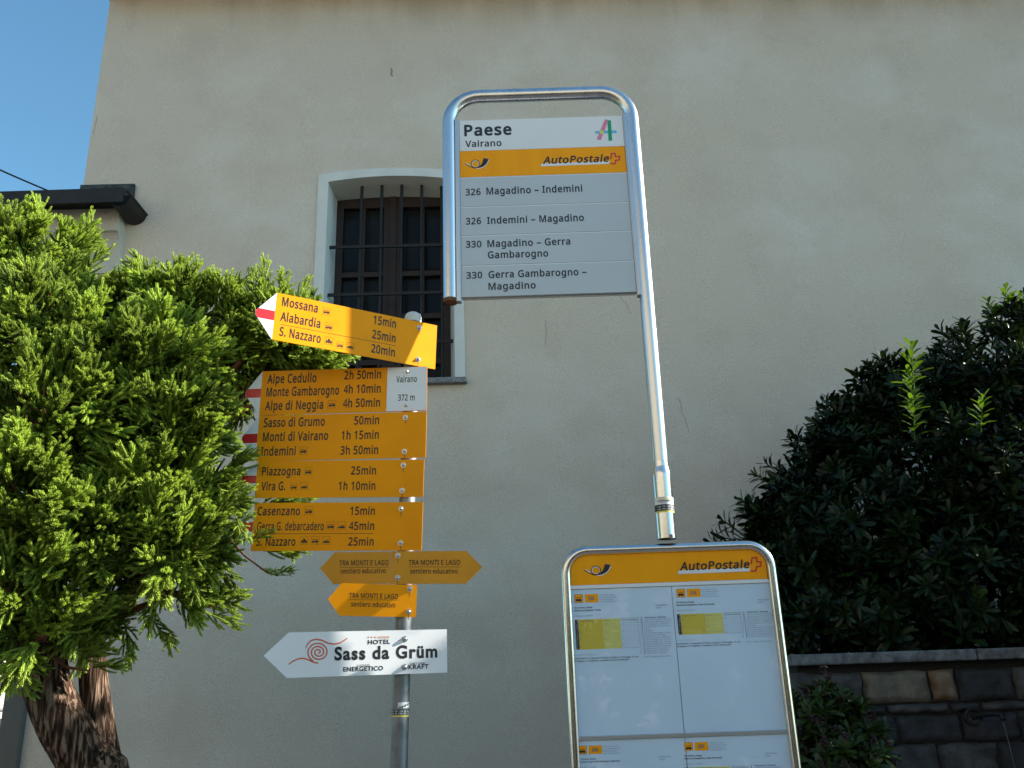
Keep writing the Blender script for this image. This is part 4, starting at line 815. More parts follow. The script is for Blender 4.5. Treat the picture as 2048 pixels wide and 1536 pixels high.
Z2_ = (490, 560, 3.84); Z3_ = (490, 900, 4.096); Z4_ = (500, 1220, 4.096)
TH = 0.003
rng_s = random.Random(21); K['drip'] = mat("grime_drip", (0.40, 0.17, 0.02), 0.7); K['wear'] = mat("worn_paint_fleck", (0.42, 0.25, 0.10), 0.7)
def arrow_sign(corners, tip, yaw, label, m, zoom, lines, bolts, icons=(), rules=(), tipmat=True, white_from=None, right=False, ink='ink_brown', narrow=True, extra=None, name="direction_sign", proud=0.0):
    cx = sum(c[0] for c in corners) / 4; cy = sum(c[1] for c in corners) / 4
    zc = at(cx, cy, HY).z
    Pp = pole_at(zc)
    n_ = Vector((math.sin(yaw), -math.cos(yaw), 0))
    fr = Frame(Pp + n_ * (RP + .006 + proud), yaw, corners)
    q = [fr.uv(*c) for c in corners]
    u0 = (q[0][0] + q[3][0]) / 2; u1 = (q[1][0] + q[2][0]) / 2; v1 = (q[0][1] + q[1][1]) / 2; v0 = (q[2][1] + q[3][1]) / 2
    vm = (v0 + v1) / 2
    ut = fr.uv(*tip)[0]
    b = MB()
    if tipmat is True:
        ub = u0
        b.prism(fr, [(u0, v0), (u1, v0), (u1, v1), (u0, v1)], -TH, 0, 0)
    elif right:
        b.prism(fr, [(u0, v0), (u1, v0), (ut, vm), (u1, v1), (u0, v1)], -TH, 0, 0)
    else:
        b.prism(fr, [(u0, v0), (u1, v0), (u1, v1), (u0, v1), (ut, vm)], -TH, 0, 0)
    sg = b.build(name, m, post); sg["label"] = label
    Zq = Px(fr, *zoom)
    if tipmat is True:
        b = MB(); h = v1 - v0
        b.prism(fr, [(u0 - .0004, v0), (u0 - .0004, v1), (ut, vm + .006), (ut, vm - .006)], -TH, 0, 0)
        k_ = .10; xx = ut + (u0 - ut) * (k_ * h - .006) / (h / 2 - .006)
        b.flat(fr, [(u0 - .0006, vm - k_ * h), (u0 - .0006, vm + k_ * h), (xx, vm + k_ * h), (ut + .0005, vm + .005), (ut + .0005, vm - .005), (xx, vm - k_ * h)], .0003, 1)
        b.build("arrow_tip", [K['white'], K['red']], sg)
    t_ = MB()
    if white_from is not None:
        uw = (Zq(*white_from[0])[0] + Zq(*white_from[1])[0]) / 2
        t_.flat(fr, [(uw, v0 + .0015), (u1 - .001, v0 + .0015), (u1 - .001, v1 - .001), (uw, v1 - .001)], .0002, 1)
    for L_ in lines:
        s_, x0, y0, x1, y1, cp = L_[:6]; kw = L_[6] if len(L_) > 6 else {}
        kw = dict(dict(bold=.012, d=.00045), **kw); Zq.text(t_, s_, x0, y0, x1, y1, cp, **kw)
    for x0, y0, x1, y1, kind in icons:
        a = Zq(x0, y1); c_ = Zq(x1, y0); icon(t_, fr, a[0], a[1], min(c_[0] - a[0], c_[1] - a[1]) * 1.0, kind, .00045)
    for x0, y0, x1, y1, wd in rules: Zq.stroke(t_, [(x0, y0), (x1, y1)], wd, .00045)
    for k_ in range(rng_s.randint(2, 4)):          # scratches and flecks of wear
        a_ = rng_s.uniform(u0 + .25 * (u1 - u0), u1 - .01); b_ = rng_s.uniform(v0 + .01, v1 - .01); l_ = rng_s.uniform(.004, .014); g_ = rng_s.uniform(-.8, 1.4)
        t_.stroke(fr, [(a_, b_), (a_ + l_ * math.cos(g_) * .4, b_ + l_ * math.sin(g_))], .0009, .0005, 4)
    if extra: extra(t_, Zq, fr, (u0, u1, v0, v1))
    t_.build("lettering", [K[ink], K['white'], K['orange'], K['pale_orange'], K['wear']], sg)
    for x, y in bolts:
        a = Zq(x, y); b = MB()
        c0 = fr.p(a[0], a[1], 0)
        b.tube([c0, c0 + fr.n * .004], .0068, 6); b.dome(c0 + fr.n * .004, fr.n, .0058, .004, n=12)
        b.tube([c0 + fr.n * .0002, c0 + fr.n * .0012], .0088, 14)
        t2 = MB(); t2.stroke(fr, [(a[0], a[1] - .009), (a[0] + .0008, a[1] - .016), (a[0], a[1] - .026)], [.006, .0035, .001], .00018, 0); (t2.build('rust_drip', K['drip'], sg) if m in (K['yellow'], K['yellow_old']) and not (white_from is not None) else None)
        # shank back to the post
        b.tube([c0 - fr.n * (RP * .5), c0 - fr.n * (TH + .0002)], .004, 8)
        b.build("bolt", K['bolt'], sg, smooth='auto')
    return sg, fr, (u0, u1, v0, v1)
KB = dict(bold=.022)
arrow_sign([(552.5, 584.7), (872.8, 651), (871.8, 738.4), (546, 679.3)], (510.8, 623), R(27.3), "topmost yellow arrow turned towards the viewer, reading Mossana, Alabardia, S. Nazzaro", K['yellow'], Z2_,
    [("Mossana", 283, 196, 557, 250, 66, KB), ("Alabardia", 270, 310, 577, 368, 66, KB), ("S. Nazzaro", 263, 427, 580, 482, 66, KB), ("15min", 985, 335, 1158, 368, 62, KB), ("25min", 975, 446, 1155, 478, 62, KB), ("20min", 968, 553, 1150, 588, 62, KB)],
    [(1340, 367), (1330, 610)], [(596, 190, 660, 262, 'bus'), (612, 310, 678, 380, 'bus'), (612, 425, 680, 490, 'train'), (702, 450, 762, 520, 'bus'), (778, 462, 842, 530, 'ship')], [(275, 340, 1155, 505, 3)], proud=.004)
sg2 = arrow_sign([(525.2, 743.6), (854.6, 731.9), (853.3, 821.7), (518.6, 829.5)], (491, 787), R(-2), "yellow arrow with white end panel, reading Alpe Cedullo, Monte Gambarogno, Alpe di Neggia", K['yellow'], Z2_,
    [("Alpe Cedullo", 170, 797, 548, 780, 65, KB), ("Monte Gambarogno", 163, 895, 722, 877, 65, KB), ("Alpe di Neggia", 152, 1003, 600, 985, 65, KB), ("2h 50min", 762, 765, 1045, 752, 62, KB), ("4h 10min", 757, 873, 1042, 860, 62, KB), ("4h 50min", 752, 980, 1037, 968, 62, KB),
     ("Vairano", 1162, 786, 1320, 783, 47, dict(bold=.016)), ("372 m", 1175, 926, 1303, 924, 45, dict(bold=.016))],
    [(1243, 705), (1235, 962)], [(635, 922, 700, 985, 'bus')], white_from=[(1096, 690), (1085, 990)])
arrow_sign([(518, 831.5), (853, 823.3), (851.5, 914.7), (512, 922.5)], (484, 877), R(-2), "yellow arrow reading Sasso di Grumo, Monti di Vairano, Indemini", K['yellow'], Z2_,
    [("Sasso di Grumo", 142, 1130, 612, 1117, 65, KB), ("Monti di Vairano", 135, 1238, 638, 1227, 65, KB), ("Indemini", 120, 1350, 388, 1343, 65, KB), ("50min", 838, 1110, 1030, 1105, 62, KB), ("1h 15min", 740, 1224, 1027, 1218, 62, KB), ("3h 50min", 732, 1341, 1022, 1333, 62, KB)],
    [(1232, 1057), (1225, 1317)], [(417, 1280, 485, 1340, 'bus')])
arrow_sign([(514.4, 923.2), (848, 917.8), (846.4, 994.7), (510.7, 994.7)], (481, 959), R(-1), "yellow two line arrow reading Piazzogna, Vira G.", K['yellow'], Z3_,
    [("Piazzogna", 137, 209, 452, 203, 66, KB), ("Vira G.", 130, 330, 330, 327, 66, KB), ("25min", 867, 201, 1073, 198, 64, KB), ("1h 10min", 765, 327, 1067, 323, 64, KB)],
    [(1298, 125), (1287, 333)], [(487, 132, 553, 205, 'bus'), (368, 258, 433, 330, 'bus'), (450, 255, 520, 328, 'ship')])
arrow_sign([(510.7, 1006.7), (845.2, 1003), (844, 1101.4), (501, 1101)], (474, 1053), R(-1), "yellow arrow reading Casenzano, Gerra G. debarcadero, S. Nazzaro", K['yellow'], Z3_,
    [("Casenzano", 100, 536, 450, 530, 66, KB), ("Gerra G. debarcadero", 97, 660, 645, 655, 66, dict(bold=.016)), ("S. Nazzaro", 90, 785, 412, 782, 66, KB), ("15min", 860, 532, 1063, 529, 64, KB), ("45min", 850, 655, 1058, 652, 64, KB), ("25min", 845, 783, 1053, 780, 64, KB)],
    [(1280, 482), (1275, 762)], [(487, 457, 560, 532, 'bus'), (666, 582, 738, 655, 'bus'), (755, 582, 828, 655, 'ship'), (450, 708, 520, 775, 'train'), (540, 708, 612, 775, 'bus'), (630, 708, 702, 775, 'ship')], [(85, 688, 1055, 683, 3.5)])
arrow_sign([(669.5, 1104.6), (780.6, 1103), (779.6, 1167.2), (667, 1167.8)], (640, 1136), R(0), "faded yellow left pointing arrow for the TRA MONTI E LAGO trail, joined to the right pointing one", K['yellow_old'], Z3_,
    [("TRA MONTI E LAGO", 772, 946, 1175, 942, 40, dict(bold=.016)), ("sentiero educativo", 783, 1012, 1152, 1008, 40, {})], [], (), [(778, 964, 1172, 959, 3)], tipmat=False)
arrow_sign([(781.4, 1103), (932.4, 1101.4), (932.4, 1167.8), (780.4, 1167.3)], (964.9, 1135.6), R(0), "faded yellow right pointing arrow for the TRA MONTI E LAGO trail", K['yellow_old'], Z3_,
    [("TRA MONTI E LAGO", 1340, 941, 1762, 941, 40, dict(bold=.016)), ("sentiero educativo", 1352, 1012, 1742, 1012, 40, {})], [(1253, 865), (1250, 1047)], (), [(1338, 958, 1760, 958, 3)], tipmat=False, right=True)
arrow_sign([(679.2, 1166.6), (834, 1169.5), (832.5, 1235), (683, 1231)], (655.5, 1197.4), R(9), "small bright yellow arrow for the TRA MONTI E LAGO trail, lowest of the yellow ones", K['yellow'], Z3_,
    [("TRA MONTI E LAGO", 852, 1214, 1253, 1217, 40, dict(bold=.016)), ("sentiero educativo", 868, 1283, 1232, 1288, 40, {})], [(1350, 1137), (1342, 1325)], (), [(848, 1226, 1258, 1229, 3)], tipmat=False)
def hotel(t_, Zq, fr, ext):
    pts = []
    for i in range(0, 76):
        a = math.pi * .5 - i * .245; r_ = 8 + 82 * i / 75
        pts.append((560 + r_ * math.cos(a) * 1.0, 345 + r_ * math.sin(a) * .92))
    Zq.stroke(t_, pts, 11, .00045, 2)
    Zq.stroke(t_, [(455, 315), (470, 280), (500, 250), (545, 238), (590, 248), (640, 272), (690, 280), (735, 270), (770, 250), (798, 230)], [6, 10, 11, 11, 11, 11, 11, 10, 10, 8], .0006, 2)
    Zq.stroke(t_, [(316, 447), (350, 420), (400, 398), (445, 396), (485, 410), (520, 428), (560, 436)], [8, 10, 11, 11, 11, 11, 10], .0006, 2)
    for x in (970, 997, 1024):
        Zq.poly(t_, [(x + (10 if i % 2 == 0 else 4) * math.sin(i * math.pi / 5), 223 - (10 if i % 2 == 0 else 4) * math.cos(i * math.pi / 5)) for i in range(10)], .00045, 2)
arrow_sign([(577, 1264.7), (893.5, 1258.6), (894.8, 1345), (574.5, 1356)], (527, 1310.8), R(17), "white hotel arrow reading Sass da Grüm, lowest on the post", K['white'], Z4_,
    [("HOTEL", 965, 280, 1147, 276, 33, dict(font='B', bold=.03)), ("Sass da Grüm", 690, 409, 1535, 385, 100, dict(font='B', bold=.035)), ("unique", 1045, 232, 1143, 230, 24, dict(font='B', m=3)), ("LUOGO", 877, 465, 980, 462, 18, dict(font='B', bold=.01)),
     ("ENERGETICO", 763, 502, 1090, 494, 34, dict(font='B', bold=.03)), ("ORT DER", 1310, 447, 1435, 444, 15, dict(font='B', bold=.01)), ("KRAFT", 1297, 484, 1463, 480, 35, dict(font='B', bold=.03))],
    [(1270, 237), (1268, 468)], (), (), tipmat=False, ink='ink', extra=hotel, proud=.004)

# ------------------------------------------------------------------ retaining wall with spout, right
RY = 4.55
K['stone'] = [mat("wall_stone_grey", (0.070, 0.070, 0.070), 0.9, var=0.55, vscale=9, bump=1.0, bscale=26), mat("wall_stone_dark", (0.036, 0.037, 0.042), 0.9, var=0.5, vscale=8, bump=1.0, bscale=22),
              mat("wall_stone_tan", (0.15, 0.135, 0.105), 0.9, var=0.45, vscale=10, bump=1.0, bscale=30), mat("wall_stone_rusty", (0.22, 0.18, 0.13), 0.9, var=0.5, vscale=14, bump=0.6, bscale=30, col2=(0.14, 0.065, 0.03))]
K['mortar'] = mat("dark_joint_mortar", (0.018, 0.017, 0.016), 0.95, bump=0.5, bscale=60)
K['coping'] = mat("coping_granite", (0.20, 0.21, 0.22), 0.8, var=0.55, vscale=24, bump=0.4, bscale=60, col2=(0.05, 0.052, 0.058))
frw = Frame((at(1800, 1310, RY).x, RY, 0), R(-2))
U_ = lambda x, y: frw.uv(x, y)[0]
V_ = lambda x, y: frw.uv(x, y)[1]
cu0 = U_(1583, 1322); ctop = (V_(1600, 1311) + V_(2040, 1291)) / 2; cbot = (V_(1600, 1336) + V_(2040, 1313)) / 2; cu1 = 6.0
rwall = thing("stone_wall", frw.p(cu0, 0), "low wall of dark squared stones under a pale granite coping, below the big bush", "stone wall")
rng = random.Random(5)
Z7 = Px(frw, 1540, 1040, 3.096)
b = MB(); b.fbox(frw, cu0 + .03, cu1, 0, cbot - .002, -.45, -.03); body = b.build("joint_bed", K['mortar'], rwall)
def stone(mb, u0, u1, v0, v1, m, seed):
    """one hewn block: pillowed face with an uneven outline"""
    nx = max(4, int((u1 - u0) / .018)); ny = max(4, int((v1 - v0) / .018)); k = len(mb.v)
    dep = rng.uniform(-.008, .014)
    for j in range(ny + 1):
        for i in range(nx + 1):
            a, c_ = i / nx, j / ny
            u = u0 + (u1 - u0) * a; v = v0 + (v1 - v0) * c_
            e = min(a * (u1 - u0), (1 - a) * (u1 - u0), c_ * (v1 - v0), (1 - c_) * (v1 - v0))
            q = Vector((u * 9 + seed, v * 9, seed * 1.7))
            if 0 < 1:
                u += noise.noise(q * 1.3) * .010; v += noise.noise(q * 1.3 + Vector((7, 3, 1))) * .010
            d = dep - .035 * math.exp(-e / .0045) + noise.noise(q * 2.2) * .014 + noise.noise(q * 6) * .008 + noise.noise(q * 14) * .004 + abs(noise.noise(q * 3.7)) * .012
            mb.v.append(frw.p(u, v, d))
    for j in range(ny):
        for i in range(nx):
            s0 = k + j * (nx + 1) + i
            mb.f.append((s0, s0 + 1, s0 + nx + 2, s0 + nx + 1)); mb.m.append(m)
b = MB()
v_a, v_b = Z7(800, 930)[1], Z7(800, 1140)[1]
cols = [Z7(x, 1030)[0] for x in (130, 585, 1000, 1168, 1525, 1800)]
for i, m in enumerate((0, 2, 3, 1, 0)): stone(b, cols[i] + .004, cols[i + 1] - .004, v_b + .006, v_a - .004, m, i * 3.1)
x = cols[-1]
while x < cu1 - .3:
    wd = rng.uniform(.2, .5); stone(b, x + .006, x + wd - .006, v_b + .006, v_a - .004, rng.choice((0, 0, 1, 2)), x); x += wd
v = v_b
while v > .02:
    h = rng.uniform(.10, .17) if abs(v - v_b) > .01 else Z7(900, 1145)[1] - Z7(900, 1210)[1]
    h = min(h, v); u = cu0 + .035 + rng.uniform(-.1, .0)
    u = max(u, cu0 + .035)
    while u < cu1 - .05:
        wd = rng.uniform(.13, .42)
        stone(b, u + .003, min(u + wd, cu1) - .003, max(0, v - h) + .003, v - .003, rng.choice((0, 0, 1, 1, 1, 0) if rng.random() < .9 else (2, 0)), u * 3 + v * 7); u += wd
    v -= h
b.build("stones", K['stone'], rwall, smooth=True)
b = MB(); x = cu0
for wd in (U_(1945, 1300) - cu0, 1.1, 1.2, 1.0, 1.3):
    b.fbox(frw, x + .002, min(x + wd, cu1) - .002, cbot, ctop + rng.uniform(-.003, .003), -.5, .045); x += wd
b.build("coping", K['coping'], rwall, bevel=.008)
q = Z7(1250, 1220); b = MB()
ctr = frw.p(q[0], q[1], .012)
ringp = [ctr + (frw.ux * math.cos(i * math.pi / 12) + frw.uz * math.sin(i * math.pi / 12)) * .036 for i in range(25)]
b.tube(ringp, .009, 8, cap=False)
b.add([ctr - frw.n * .003] + [ctr - frw.n * .003 + (frw.ux * math.cos(i * math.pi / 8) + frw.uz * math.sin(i * math.pi / 8)) * .036 for i in range(16)], [(0, 1 + i, 1 + (i + 1) % 16) for i in range(16)])
e0 = ctr + frw.n * .13 + frw.ux * .075 + frw.uz * .012
b.tube([ctr, ctr + frw.n * .06 + frw.ux * .03 + frw.uz * .015, ctr + frw.n * .11 + frw.ux * .06 + frw.uz * .018, e0, e0 - frw.uz * .02 + frw.n * .008], .013, 10)
spout = b.build("water_spout", K['iron'], rwall, smooth='auto')
K['water'] = mat("falling_water", (0.20, 0.23, 0.25), 0.15, spec=0.6)
b = MB(); e0 = e0 - frw.uz * .03
b.tube([e0 + frw.ux * .02 * t - frw.uz * .9 * t * t - frw.uz * .1 * t + frw.n * .03 * t for t in [i / 14 for i in range(15)]], [.0011 + .0004 * math.sin(i * 2.1) for i in range(15)], 6)
b.build("water_jet", K['water'], spout, smooth=True)
K['soil'] = mat("dark_soil", (0.035, 0.026, 0.018), 0.95, var=0.4, vscale=12, bump=0.6, bscale=40)
b = MB(); b.fbox(frw, cu0 + .03, cu1, 0, ctop - .03, -1.55, -.501)
tag(b.build("planting_bed", K['soil']), "dark soil bank held behind the stone wall", "soil", kind="structure")

# ------------------------------------------------------------------ leaves: templates scattered as one crown mesh each
nr = np.random.default_rng(11)
def rot_to(D, roll):
    """rotation matrices taking +Z to the unit directions D, with a roll about them"""
    n_ = len(D); ref = np.where(np.abs(D[:, 2:3]) < .95, np.array([[0, 0, 1.0]]), np.array([[1.0, 0, 0]]))
    X = np.cross(ref, D); X /= np.linalg.norm(X, axis=1, keepdims=True); Y = np.cross(D, X)
    c_, s_ = np.cos(roll)[:, None], np.sin(roll)[:, None]
    X2 = X * c_ + Y * s_; Y2 = -X * s_ + Y * c_
    return np.stack([X2, Y2, D], axis=2)
def unit(v): return v / np.maximum(np.linalg.norm(v, axis=-1, keepdims=True), 1e-9)
def scatter(templates, P, D, scale, tone):
    """copies of templates (V, T, tint) to points P along D; returns merged arrays"""
    Vs, Ts, Cs = [], [], []; k = 0
    which = nr.integers(0, len(templates), len(P)); M_ = rot_to(D, nr.uniform(0, 6.283, len(P)))
    for w_ in range(len(templates)):
        I = np.where(which == w_)[0]
        if not len(I): continue
        V, T, C = templates[w_]; n_ = len(V)
        W = np.einsum('nij,vj->nvi', M_[I], V) * scale[I][:, None, None] + P[I][:, None, :]
        Vs.append(W.reshape(-1, 3)); Ts.append((T[None] + (np.arange(len(I)) * n_)[:, None, None] + k).reshape(-1, 3))
        Cs.append(np.clip(C[None] + tone[I][:, None], 0, 1).reshape(-1)); k += n_ * len(I)
    return np.concatenate(Vs), np.concatenate(Ts), np.concatenate(Cs)
def tri_tube(path, rad, n_):
    path = np.array(path); N = len(path); V = []; T = []
    for i in range(N):
        t = unit(path[min(i + 1, N - 1)] - path[max(i - 1, 0)]); r_ = np.array([0, 0, 1.0]) if abs(t[2]) < .9 else np.array([1.0, 0, 0])
        x = unit(np.cross(r_, t)); y = np.cross(t, x)
        for j in range(n_):
            a = 2 * math.pi * j / n_; V.append(path[i] + (x * math.cos(a) + y * math.sin(a)) * rad[i])
    for i in range(N - 1):
        for j in range(n_):
            j2 = (j + 1) % n_; a, b_, c_, d_ = i * n_ + j, i * n_ + j2, (i + 1) * n_ + j2, (i + 1) * n_ + j
            T += [(a, b_, c_), (a, c_, d_)]
    return np.array(V), np.array(T)

# --- conifer sprays: awl needles clasping finger-like shoots
def shoot(p0, d0, bend, L_, tip, rgen, stations=11, per=5):
    path = [np.array(p0)]; d = unit(np.array(d0)); n_ = 5
    for i in range(n_):
        d = unit(d + np.array(bend) * (1.0 / n_)); path.append(path[-1] + d * L_ / n_)
    V, T = tri_tube(path, [.0030, .0034, .0034, .0032, .0026, .0010], 4)
    C = np.repeat(np.linspace(tip - .42, tip - .05, n_ + 1), 4)
    Vn, Tn, Cn = [], [], []
    for s_ in range(stations):
        f = .08 + .92 * s_ / (stations - 1) * .97; x = f * n_; i = min(int(x), n_ - 1); t = x - i
        p = path[i] * (1 - t) + path[i + 1] * t; ax = unit(path[i + 1] - path[i])
        r_ = unit(np.cross(ax, [.3, .5, .81])); q = np.cross(ax, r_)
        nl = (.0098 if f < .8 else .0098 - (f - .8) * .016) * rgen.uniform(.85, 1.15)
        for j in range(per):
            a = 2 * math.pi * (j + .5 * (s_ % 2)) / per + rgen.uniform(-.2, .2)
            out = r_ * math.cos(a) + q * math.sin(a); side = np.cross(ax, out)
            b0 = p + out * .0022; k = len(Vn)
            Vn += [b0 + side * .0021, b0 - side * .0021, b0 + ax * nl * .92 + out * nl * (.42 if f < .9 else .25) ]
            Tn.append((k, k + 1, k + 2)); c0 = tip - .34 + .36 * f
            Cn += [c0, c0, c0 + .12]
    V2 = np.concatenate([V, np.array(Vn)]); T2 = np.concatenate([T, np.array(Tn) + len(V)]); C2 = np.concatenate([C, np.array(Cn)])
    return V2, T2, C2
def spray(seed, nsh, L_main):
    rg = np.random.default_rng(seed); Vs, Ts, Cs = [], [], []; k = 0
    def put(a):
        nonlocal k
        Vs.append(a[0]); Ts.append(a[1] + k); Cs.append(a[2]); k += len(a[0])
    curve = np.array([rg.normal(0, .25), rg.normal(0, .25), .2])
    put(shoot((0, 0, 0), (0, 0, 1), curve, L_main, .72, rg, 16, 5))
    for i in range(nsh):
        f = .05 + .85 * (i / nsh) ** .9; a = i * 2.4 + rg.normal(0, .35)
        base = np.array([0, 0, 1.0]) * L_main * f + curve * L_main * f * f * .45
        el = rg.uniform(.55, .95)
        d = np.array([math.cos(a) * math.sin(el), math.sin(a) * math.sin(el), math.cos(el)])
        ln = (.085 - .045 * f) * rg.uniform(.75, 1.25)
        put(shoot(base, d, (-d[0] * .45, -d[1] * .45, .55), ln, rg.uniform(.55, 1.0), rg, max(6, int(ln / .0065)), 5))
        if rg.random() < .55:
            b2 = base + d * ln * rg.uniform(.3, .5); d2 = unit(d + rg.normal(0, .55, 3)); put(shoot(b2, d2, (0, 0, .4), ln * .5, rg.uniform(.6, 1.0), rg, max(4, int(ln * .5 / .0065)), 5))
    return np.concatenate(Vs), np.concatenate(Ts), np.concatenate(Cs)
sprays = [spray(40 + i, 13 + i % 4, .105 + .016 * (i % 4)) for i in range(8)]

tz = at(170, 1480, 2.86)
tree = thing("conifer_tree", (tz.x, tz.y, 0.12), "bright green conifer with finger-like sprays and twin shaggy trunks, left of the hiking signs", "tree")
# clumps: px centre, px radius, depth, vertical squash
CL = [(30, 530, 120, 2.85, 1.0), (115, 600, 95, 2.8, .95), (-120, 560, 150, 2.8, 1), (60, 690, 130, 2.62, .9), (190, 700, 110, 2.72, .9),
      (345, 625, 92, 3.0, .95), (270, 640, 80, 2.95, .8), (425, 650, 75, 3.05, .9), (535, 655, 78, 3.1, 1.1), (610, 705, 68, 3.12, .7), (300, 730, 120, 2.7, .75), (560, 705, 75, 3.14, .9), (640, 718, 52, 3.12, .7), (590, 745, 66, 3.16, .7), (490, 720, 85, 3.14, .9), (500, 800, 80, 3.2, .9),
      (440, 770, 100, 3.2, .9), (230, 800, 120, 2.66, .8), (90, 840, 140, 2.55, .9), (-100, 800, 180, 2.6, 1), (335, 850, 105, 2.68, .85), (365, 905, 82, 2.72, .9),
      (190, 930, 95, 2.86, .8), (100, 520, 78, 2.85, .9), (60, 1000, 140, 2.55, .9), (315, 990, 112, 2.7, .8), (372, 1000, 78, 2.75, .8), (-110, 1060, 180, 2.6, 1), (180, 1080, 130, 2.66, .8),
      (310, 1110, 120, 2.74, .65), (385, 1085, 80, 2.78, .7), (60, 1180, 120, 2.62, .8), (180, 1200, 95, 2.75, .6), (-330, 700, 190, 2.9, 1), (-330, 980, 190, 2.9, 1), (-280, 820, 180, 3.25, 1), (-80, 700, 190, 3.3, 1), (-60, 1000, 190, 3.25, 1), (160, 900, 170, 3.2, 1), (20, 1290, 75, 2.68, .7), (90, 1270, 60, 2.62, .6), (150, 1260, 55, 2.72, .5), (340, 1180, 70, 2.82, .4)]  # clumps beyond the left edge added to keep sky light off the wall
PP, DD, SS, TT = [], [], [], []
cents = []
for (x, y, r_, Y, sq) in CL:
    c_ = np.array(at(x, y, Y)); rm = (r_ - 16) * Y / 1690; cents.append((c_, rm, sq))
for ci, (c_, rm, sq) in enumerate(cents):
    n_ = int(1250 * rm * rm * 1.5) + 8
    d = unit(nr.normal(0, 1, (n_, 3)) + np.array([.10, -.30, .22]))
    rad = rm * np.where(nr.random(n_) < .7, nr.uniform(.66, .92, n_), nr.uniform(.25, .66, n_))
    p = c_ + d * rad[:, None] * np.array([1, 1, sq])
    dirn = unit(d + np.array([.05, -.05, .42]) + nr.normal(0, .28, (n_, 3)))
    PP.append(p); DD.append(dirn); SS.append(nr.uniform(.62, 1.15, n_)); TT.append(nr.normal(-.04, .13, n_) + nr.normal(0, .07) - .10 * (rad < rm * .6))  # sprays deep inside each clump get a darker tone
# single sprays reaching across the sign edges and hanging below the crown
def lone(x, y, Y, dx, dy, dz, s_, tone=.05):
    PP.append(np.array(at(x, y, Y))[None]); DD.append(unit(np.array([[dx, dy, dz]]))); SS.append(np.array([s_])); TT.append(np.array([tone]))
for a in ((468, 912, 2.68, 1, -.1, .15, .7), (440, 945, 2.66, .9, -.2, -.1, .6), (450, 985, 2.70, 1, 0, .2, .6), (520, 1012, 2.90, 1, .1, .15, .9), (560, 1006, 2.92, 1, .1, .2, .8), (455, 1015, 2.66, .8, -.1, .5, .5),
          (480, 1045, 2.64, .8, -.2, .5, .4), (500, 1080, 2.66, 1, -.1, .35, .5), (520, 1100, 2.9, 1, .1, -.05, .9), (555, 1098, 2.92, 1, 0, -.1, .7), (470, 1030, 2.62, .5, -.1, -1, .6),
          (380, 1205, 2.80, 1, 0, -.1, .9), (410, 1225, 2.8, 1, 0, -.35, .8), (350, 1190, 2.8, .8, -.2, -.7, .9), (440, 1195, 2.85, 1, 0, .1, .7), (300, 1235, 2.8, .7, 0, -.7, .8), (250, 1250, 2.8, .4, -.2, -.9, .8),
          (165, 1318, 2.72, 1, -.1, .25, .9), (185, 1335, 2.72, 1, -.1, .1, .8), (140, 1300, 2.72, .9, -.2, .5, .9), (5, 1330, 2.6, -.2, -.3, -.8, .8),
          (650, 715, 3.12, 1, 0, .25, .8), (630, 735, 3.1, 1, -.1, .1, .8), (560, 590, 3.12, .2, 0, 1, .9), (590, 610, 3.12, .5, 0, 1, .8), (530, 570, 3.12, -.1, 0, 1, .8), (505, 585, 3.1, -.1, 0, 1, .8)): lone(*a)
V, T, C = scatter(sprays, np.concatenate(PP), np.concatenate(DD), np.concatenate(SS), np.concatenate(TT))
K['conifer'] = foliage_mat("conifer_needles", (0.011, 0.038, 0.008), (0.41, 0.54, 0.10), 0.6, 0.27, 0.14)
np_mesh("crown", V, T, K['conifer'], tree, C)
print("crown tris", len(T), "sprays", sum(len(p) for p in PP))

# trunks with ridged, peeling bark
def bark_mat():
    m = bpy.data.materials.new("shaggy_bark"); m.use_nodes = True
    nt = m.node_tree; N = nt.nodes; L = nt.links; b = N["Principled BSDF"]; b.inputs["Roughness"].default_value = .9; b.inputs["Specular IOR Level"].default_value = .15
    tc = N.new("ShaderNodeTexCoord"); mp = N.new("ShaderNodeMapping"); mp.inputs["Scale"].default_value = (1, 1, .055); L.new(tc.outputs["Object"], mp.inputs[0])
    nz = N.new("ShaderNodeTexNoise"); nz.inputs["Scale"].default_value = 95; nz.inputs["Detail"].default_value = 6; nz.inputs["Distortion"].default_value = .4; L.new(mp.outputs[0], nz.inputs["Vector"])
    rp = N.new("ShaderNodeValToRGB"); e = rp.color_ramp.elements; e[0].position = .36; e[0].color = (.010, .006, .004, 1); e[1].position = .62; e[1].color = (.24, .165, .12, 1)
    x = rp.color_ramp.elements.new(.5); x.color = (.06, .034, .022, 1); L.new(nz.outputs[0], rp.inputs[0]); L.new(rp.outputs[0], b.inputs["Base Color"])
    bp = N.new("ShaderNodeBump"); bp.inputs["Strength"].default_value = 1.0; bp.inputs["Distance"].default_value = .02; L.new(nz.outputs[0], bp.inputs["Height"]); L.new(bp.outputs[0], b.inputs["Normal"])
    return m
K['bark'] = bark_mat()
